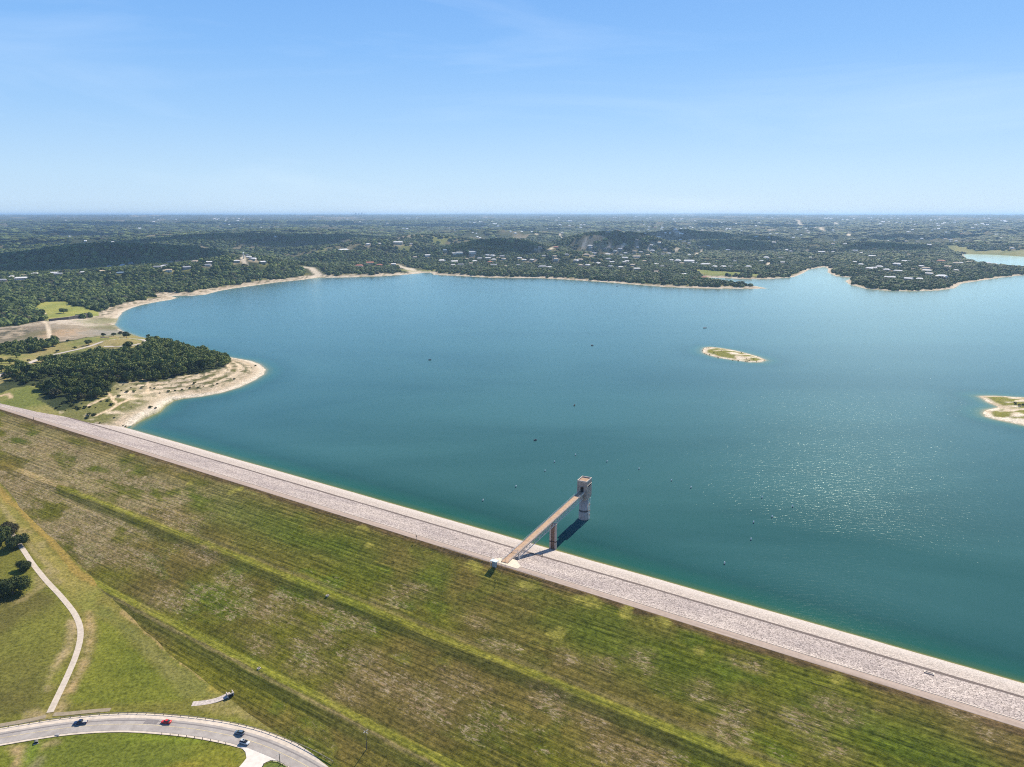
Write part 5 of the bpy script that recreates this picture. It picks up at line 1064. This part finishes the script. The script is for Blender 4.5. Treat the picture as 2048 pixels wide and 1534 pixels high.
for x, y in ISB: tree(x, y, random.uniform(.9, 1.5), BSH, "low dark shrub on the rim of the small bare island", "shrubs on the small island", name="shrub", hfac=.4, cat="shrub", trunk=False)
for p in ((2038,812),(2046,811),(2030,808)): (x, y), = onland([p]); tree(x, y, 2.6, BSH, "dark shrub on the green patch of the island at the right edge", "shrubs on the right edge island", name="shrub", hfac=.4, cat="shrub", trunk=False)

# unseen clouds added above the frame to cast shade on the far hills
clm = simple_mat("shade_cloud_white", (.85,.86,.88), 1.0, .04, .004)
CL = [(-2150, 2820, 760, 360, 2500), (-1560, 3080, 330, 190, 2500), (-2750, 2800, 480, 320, 2500)]
for px, py, a_, b_ in ((560,484,420,220),(700,473,420,260),(330,479,520,260),(120,470,700,300),(960,491,300,140),(1190,473,230,130),(1265,473,180,110),(1375,470,360,220),(1480,492,240,150),(1565,482,300,200),(1780,493,240,150),(1870,478,520,300),(880,453,800,420),(560,446,1300,700),(1140,444,800,600),(1500,452,1000,500),(250,449,1500,600)):
    (x, y), = onland([(px, py)]); CL.append((x, y, a_, b_, 5200))
for sd, (cx, cy, wx_, wy_, alt) in enumerate(CL):
    ca = alt/math.tan(math.radians(SUN_EL)); r_ = random.Random(sd); m = MB()
    cxx, cyy = cx+ca*math.cos(math.radians(SUN_AZ)), cy+ca*math.sin(math.radians(SUN_AZ)); nu, nv = 40, 14; V_ = []
    for i in range(nv+1):
        ph = -math.pi/2+math.pi*i/nv
        for j in range(nu):
            th = 2*math.pi*j/nu; nzx = float(vnoise(np.array(3+2.2*math.cos(th)+1.3*math.sin(ph)), np.array(5+2.2*math.sin(th)+sd*3.1), sd)); q = .62+.6*nzx
            V_.append((cxx+wx_*q*math.cos(ph)*math.cos(th), cyy+wy_*q*math.cos(ph)*math.sin(th), alt+(.35 if ph > 0 else .12)*wy_*q*math.sin(ph)))
    m.add(V_, [(i*nu+j, i*nu+(j+1) % nu, (i+1)*nu+(j+1) % nu, (i+1)*nu+j) for i in range(nv) for j in range(nu)]); tag(m.build("shade_cloud", clm, None, True), kind='stuff')

# the remaining trees of the wood on the point: one mass behind the ones built singly
WVs, WFs, nb_ = [], [], 0
for x, y in rest:
    mm = random.choice(JUNC); q = np.empty(len(mm.vertices)*3, np.float32); mm.vertices.foreach_get('co', q); q = q.reshape(-1, 3)
    f_ = np.array([p.vertices[:] for p in mm.polygons if len(p.vertices) == 4]); a_ = random.uniform(0, 6.28); r_ = random.choice((3.6, 5.0, 6.4, 7.8)); zf_ = random.uniform(.8, 1.4)
    z = float(zsurf(x, y)); WVs.append(np.stack([x+r_*(q[:, 0]*math.cos(a_)-q[:, 1]*math.sin(a_)), y+r_*(q[:, 0]*math.sin(a_)+q[:, 1]*math.cos(a_)), z+r_*zf_*(q[:, 2]+.6)], -1)); WFs.append(f_+nb_); nb_ += len(q)
if WVs: tag(link("woodland", npmesh("woodland", np.concatenate(WVs), np.concatenate(WFs)), junm), kind='stuff')
forest[(GX < -130) & (GY < 1240)] = 0
for P_l in (WOODP, ROWP, LEFTP):
    i = np.nonzero((GX < 100) & (GY < 2200) & (GY > 500)); k_ = pip(GX[i], GY[i], [tuple(p) for p in P_l]); forest[i[0][k_], i[1][k_]] = 0

# the forest that nobody could count: one object, instanced crowns
HWa = np.array(HW)
def cand(r0, r1, sp, az=47):
    ymax = r1; xs, ys_ = np.meshgrid(np.arange(-r1*math.sin(math.radians(az)), r1*math.sin(math.radians(az)), sp), np.arange(r0*.6, r1, sp)); xs = xs.ravel(); ys_ = ys_.ravel()
    k_ = (np.hypot(xs, ys_) < r1+sp) & (abs(np.arctan2(xs, ys_)) < math.radians(az)); xs, ys_ = xs[k_], ys_[k_]
    xs = xs+rng.uniform(-.5, .5, xs.size)*sp; ys_ = ys_+rng.uniform(-.5, .5, ys_.size)*sp; r = np.hypot(xs, ys_); k_ = (r >= r0) & (r < r1); return xs[k_], ys_[k_]
FX, FY, FR, FH = [], [], [], []
for r0, r1, sp, ra, rb, zf in ((500, 1800, 7.6, 2.6, 6.6, .85), (1800, 3300, 9.5, 3.4, 7.6, .80), (3300, 5200, 15, 6.5, 11, .60), (5200, 12500, 44, 16, 30, .26)):
    x, y = cand(r0, r1, sp); f = lookup(forest, x, y); d = lookup(GD, x, y); f = f*(lookup(GZ, x, y) > .8)
    f *= .72+.5*sst(.35, .6, fbm(x, y, 55, 3, 131)) if r0 < 5000 else .9
    k_ = rng.uniform(0, 1, x.size) < f; x, y = x[k_], y[k_]; sc = np.ones(x.size)
    if r0 < 5000:
        for hx_, hy_, hr in HWa:
            rr = math.hypot(hx_, hy_); ux, uy = hx_/rr, hy_/rr; i = np.nonzero((abs(x-hx_) < 90) & (abs(y-hy_) < 90))[0]
            a = (x[i]-hx_)*uy-(y[i]-hy_)*ux; b_ = (x[i]-hx_)*ux+(y[i]-hy_)*uy
            bad = (abs(a) < hr) & (b_ < hr) & (b_ > -hr-34); sc[i[bad]] = 0
            low = (abs(a) < hr*1.2) & (b_ <= -hr-34) & (b_ > -hr-60); sc[i[low]] *= .75
    k_ = sc > 0; x, y, sc = x[k_], y[k_], sc[k_]
    R_ = rng.uniform(ra, rb, x.size)*sc*(.8+.5*vnoise(x/30, y/30, 5)); FX.append(x); FY.append(y); FR.append(R_); FH.append(R_*zf*rng.uniform(.85, 1.25, x.size))
FX, FY, FR, FH = map(np.concatenate, (FX, FY, FR, FH)); FZ = zsurf(FX, FY)+FH*.55
print("forest crowns", len(FX))
pmh = bpy.data.meshes.new("forest"); pmh.vertices.add(len(FX)); pmh.vertices.foreach_set('co', np.stack([FX, FY, FZ], -1).astype(np.float32).ravel())
at = pmh.attributes.new('size', 'FLOAT_VECTOR', 'POINT'); at.data.foreach_set('vector', np.stack([FR, FR*rng.uniform(.85, 1.15, len(FX)), FH], -1).astype(np.float32).ravel())
at = pmh.attributes.new('turn', 'FLOAT', 'POINT'); at.data.foreach_set('value', rng.uniform(0, 6.28, len(FX)).astype(np.float32))
at = pmh.attributes.new('pick', 'INT', 'POINT'); at.data.foreach_set('value', rng.integers(0, 5, len(FX)).astype(np.int32))
fo = tag(link("forest", pmh, fstm), kind='stuff')
g = bpy.data.node_groups.new("forest_crowns", 'GeometryNodeTree'); g.interface.new_socket("Geometry", in_out='INPUT', socket_type='NodeSocketGeometry'); g.interface.new_socket("Geometry", in_out='OUTPUT', socket_type='NodeSocketGeometry')
gi_ = g.nodes.new('NodeGroupInput'); go = g.nodes.new('NodeGroupOutput'); iop = g.nodes.new('GeometryNodeInstanceOnPoints'); mtp = g.nodes.new('GeometryNodeMeshToPoints'); gtoi = g.nodes.new('GeometryNodeGeometryToInstance'); K = g.links.new
def named(nm, typ): q = g.nodes.new('GeometryNodeInputNamedAttribute'); q.data_type = typ; q.inputs[0].default_value = nm; return [s_ for s_ in q.outputs if s_.enabled and s_.name == 'Attribute'][0]
for v in range(5):
    ico = g.nodes.new('GeometryNodeMeshIcoSphere'); ico.inputs['Radius'].default_value = 1.0; ico.inputs['Subdivisions'].default_value = 3
    sp_ = g.nodes.new('GeometryNodeSetPosition'); tn = g.nodes.new('ShaderNodeTexNoise'); tn.noise_dimensions = '4D'; tn.inputs['Scale'].default_value = 2.5; tn.inputs['Detail'].default_value = 3.5; tn.inputs['Roughness'].default_value = .75; tn.inputs['W'].default_value = 3.7*v+1
    sub = g.nodes.new('ShaderNodeVectorMath'); sub.operation = 'SUBTRACT'; sub.inputs[1].default_value = (.5, .5, .5); scl = g.nodes.new('ShaderNodeVectorMath'); scl.operation = 'SCALE'; scl.inputs['Scale'].default_value = 1.7
    K(tn.outputs['Color'], sub.inputs[0]); K(sub.outputs[0], scl.inputs[0]); K(scl.outputs[0], sp_.inputs['Offset']); K(ico.outputs['Mesh'], sp_.inputs['Geometry'])
    sm_ = g.nodes.new('GeometryNodeSetMaterial'); sm_.inputs['Material'].default_value = fstm; K(sp_.outputs['Geometry'], sm_.inputs['Geometry']); K(sm_.outputs['Geometry'], gtoi.inputs['Geometry'])
K(gi_.outputs[0], mtp.inputs['Mesh']); K(mtp.outputs['Points'], iop.inputs['Points']); K(gtoi.outputs['Instances'], iop.inputs['Instance']); iop.inputs['Pick Instance'].default_value = True
K(named('pick', 'INT'), iop.inputs['Instance Index']); K(named('size', 'FLOAT_VECTOR'), iop.inputs['Scale'])
cx_ = g.nodes.new('ShaderNodeCombineXYZ'); K(named('turn', 'FLOAT'), cx_.inputs['Z']); K(cx_.outputs[0], iop.inputs['Rotation']); K(iop.outputs['Instances'], go.inputs[0])
md = fo.modifiers.new("crowns", 'NODES'); md.node_group = g
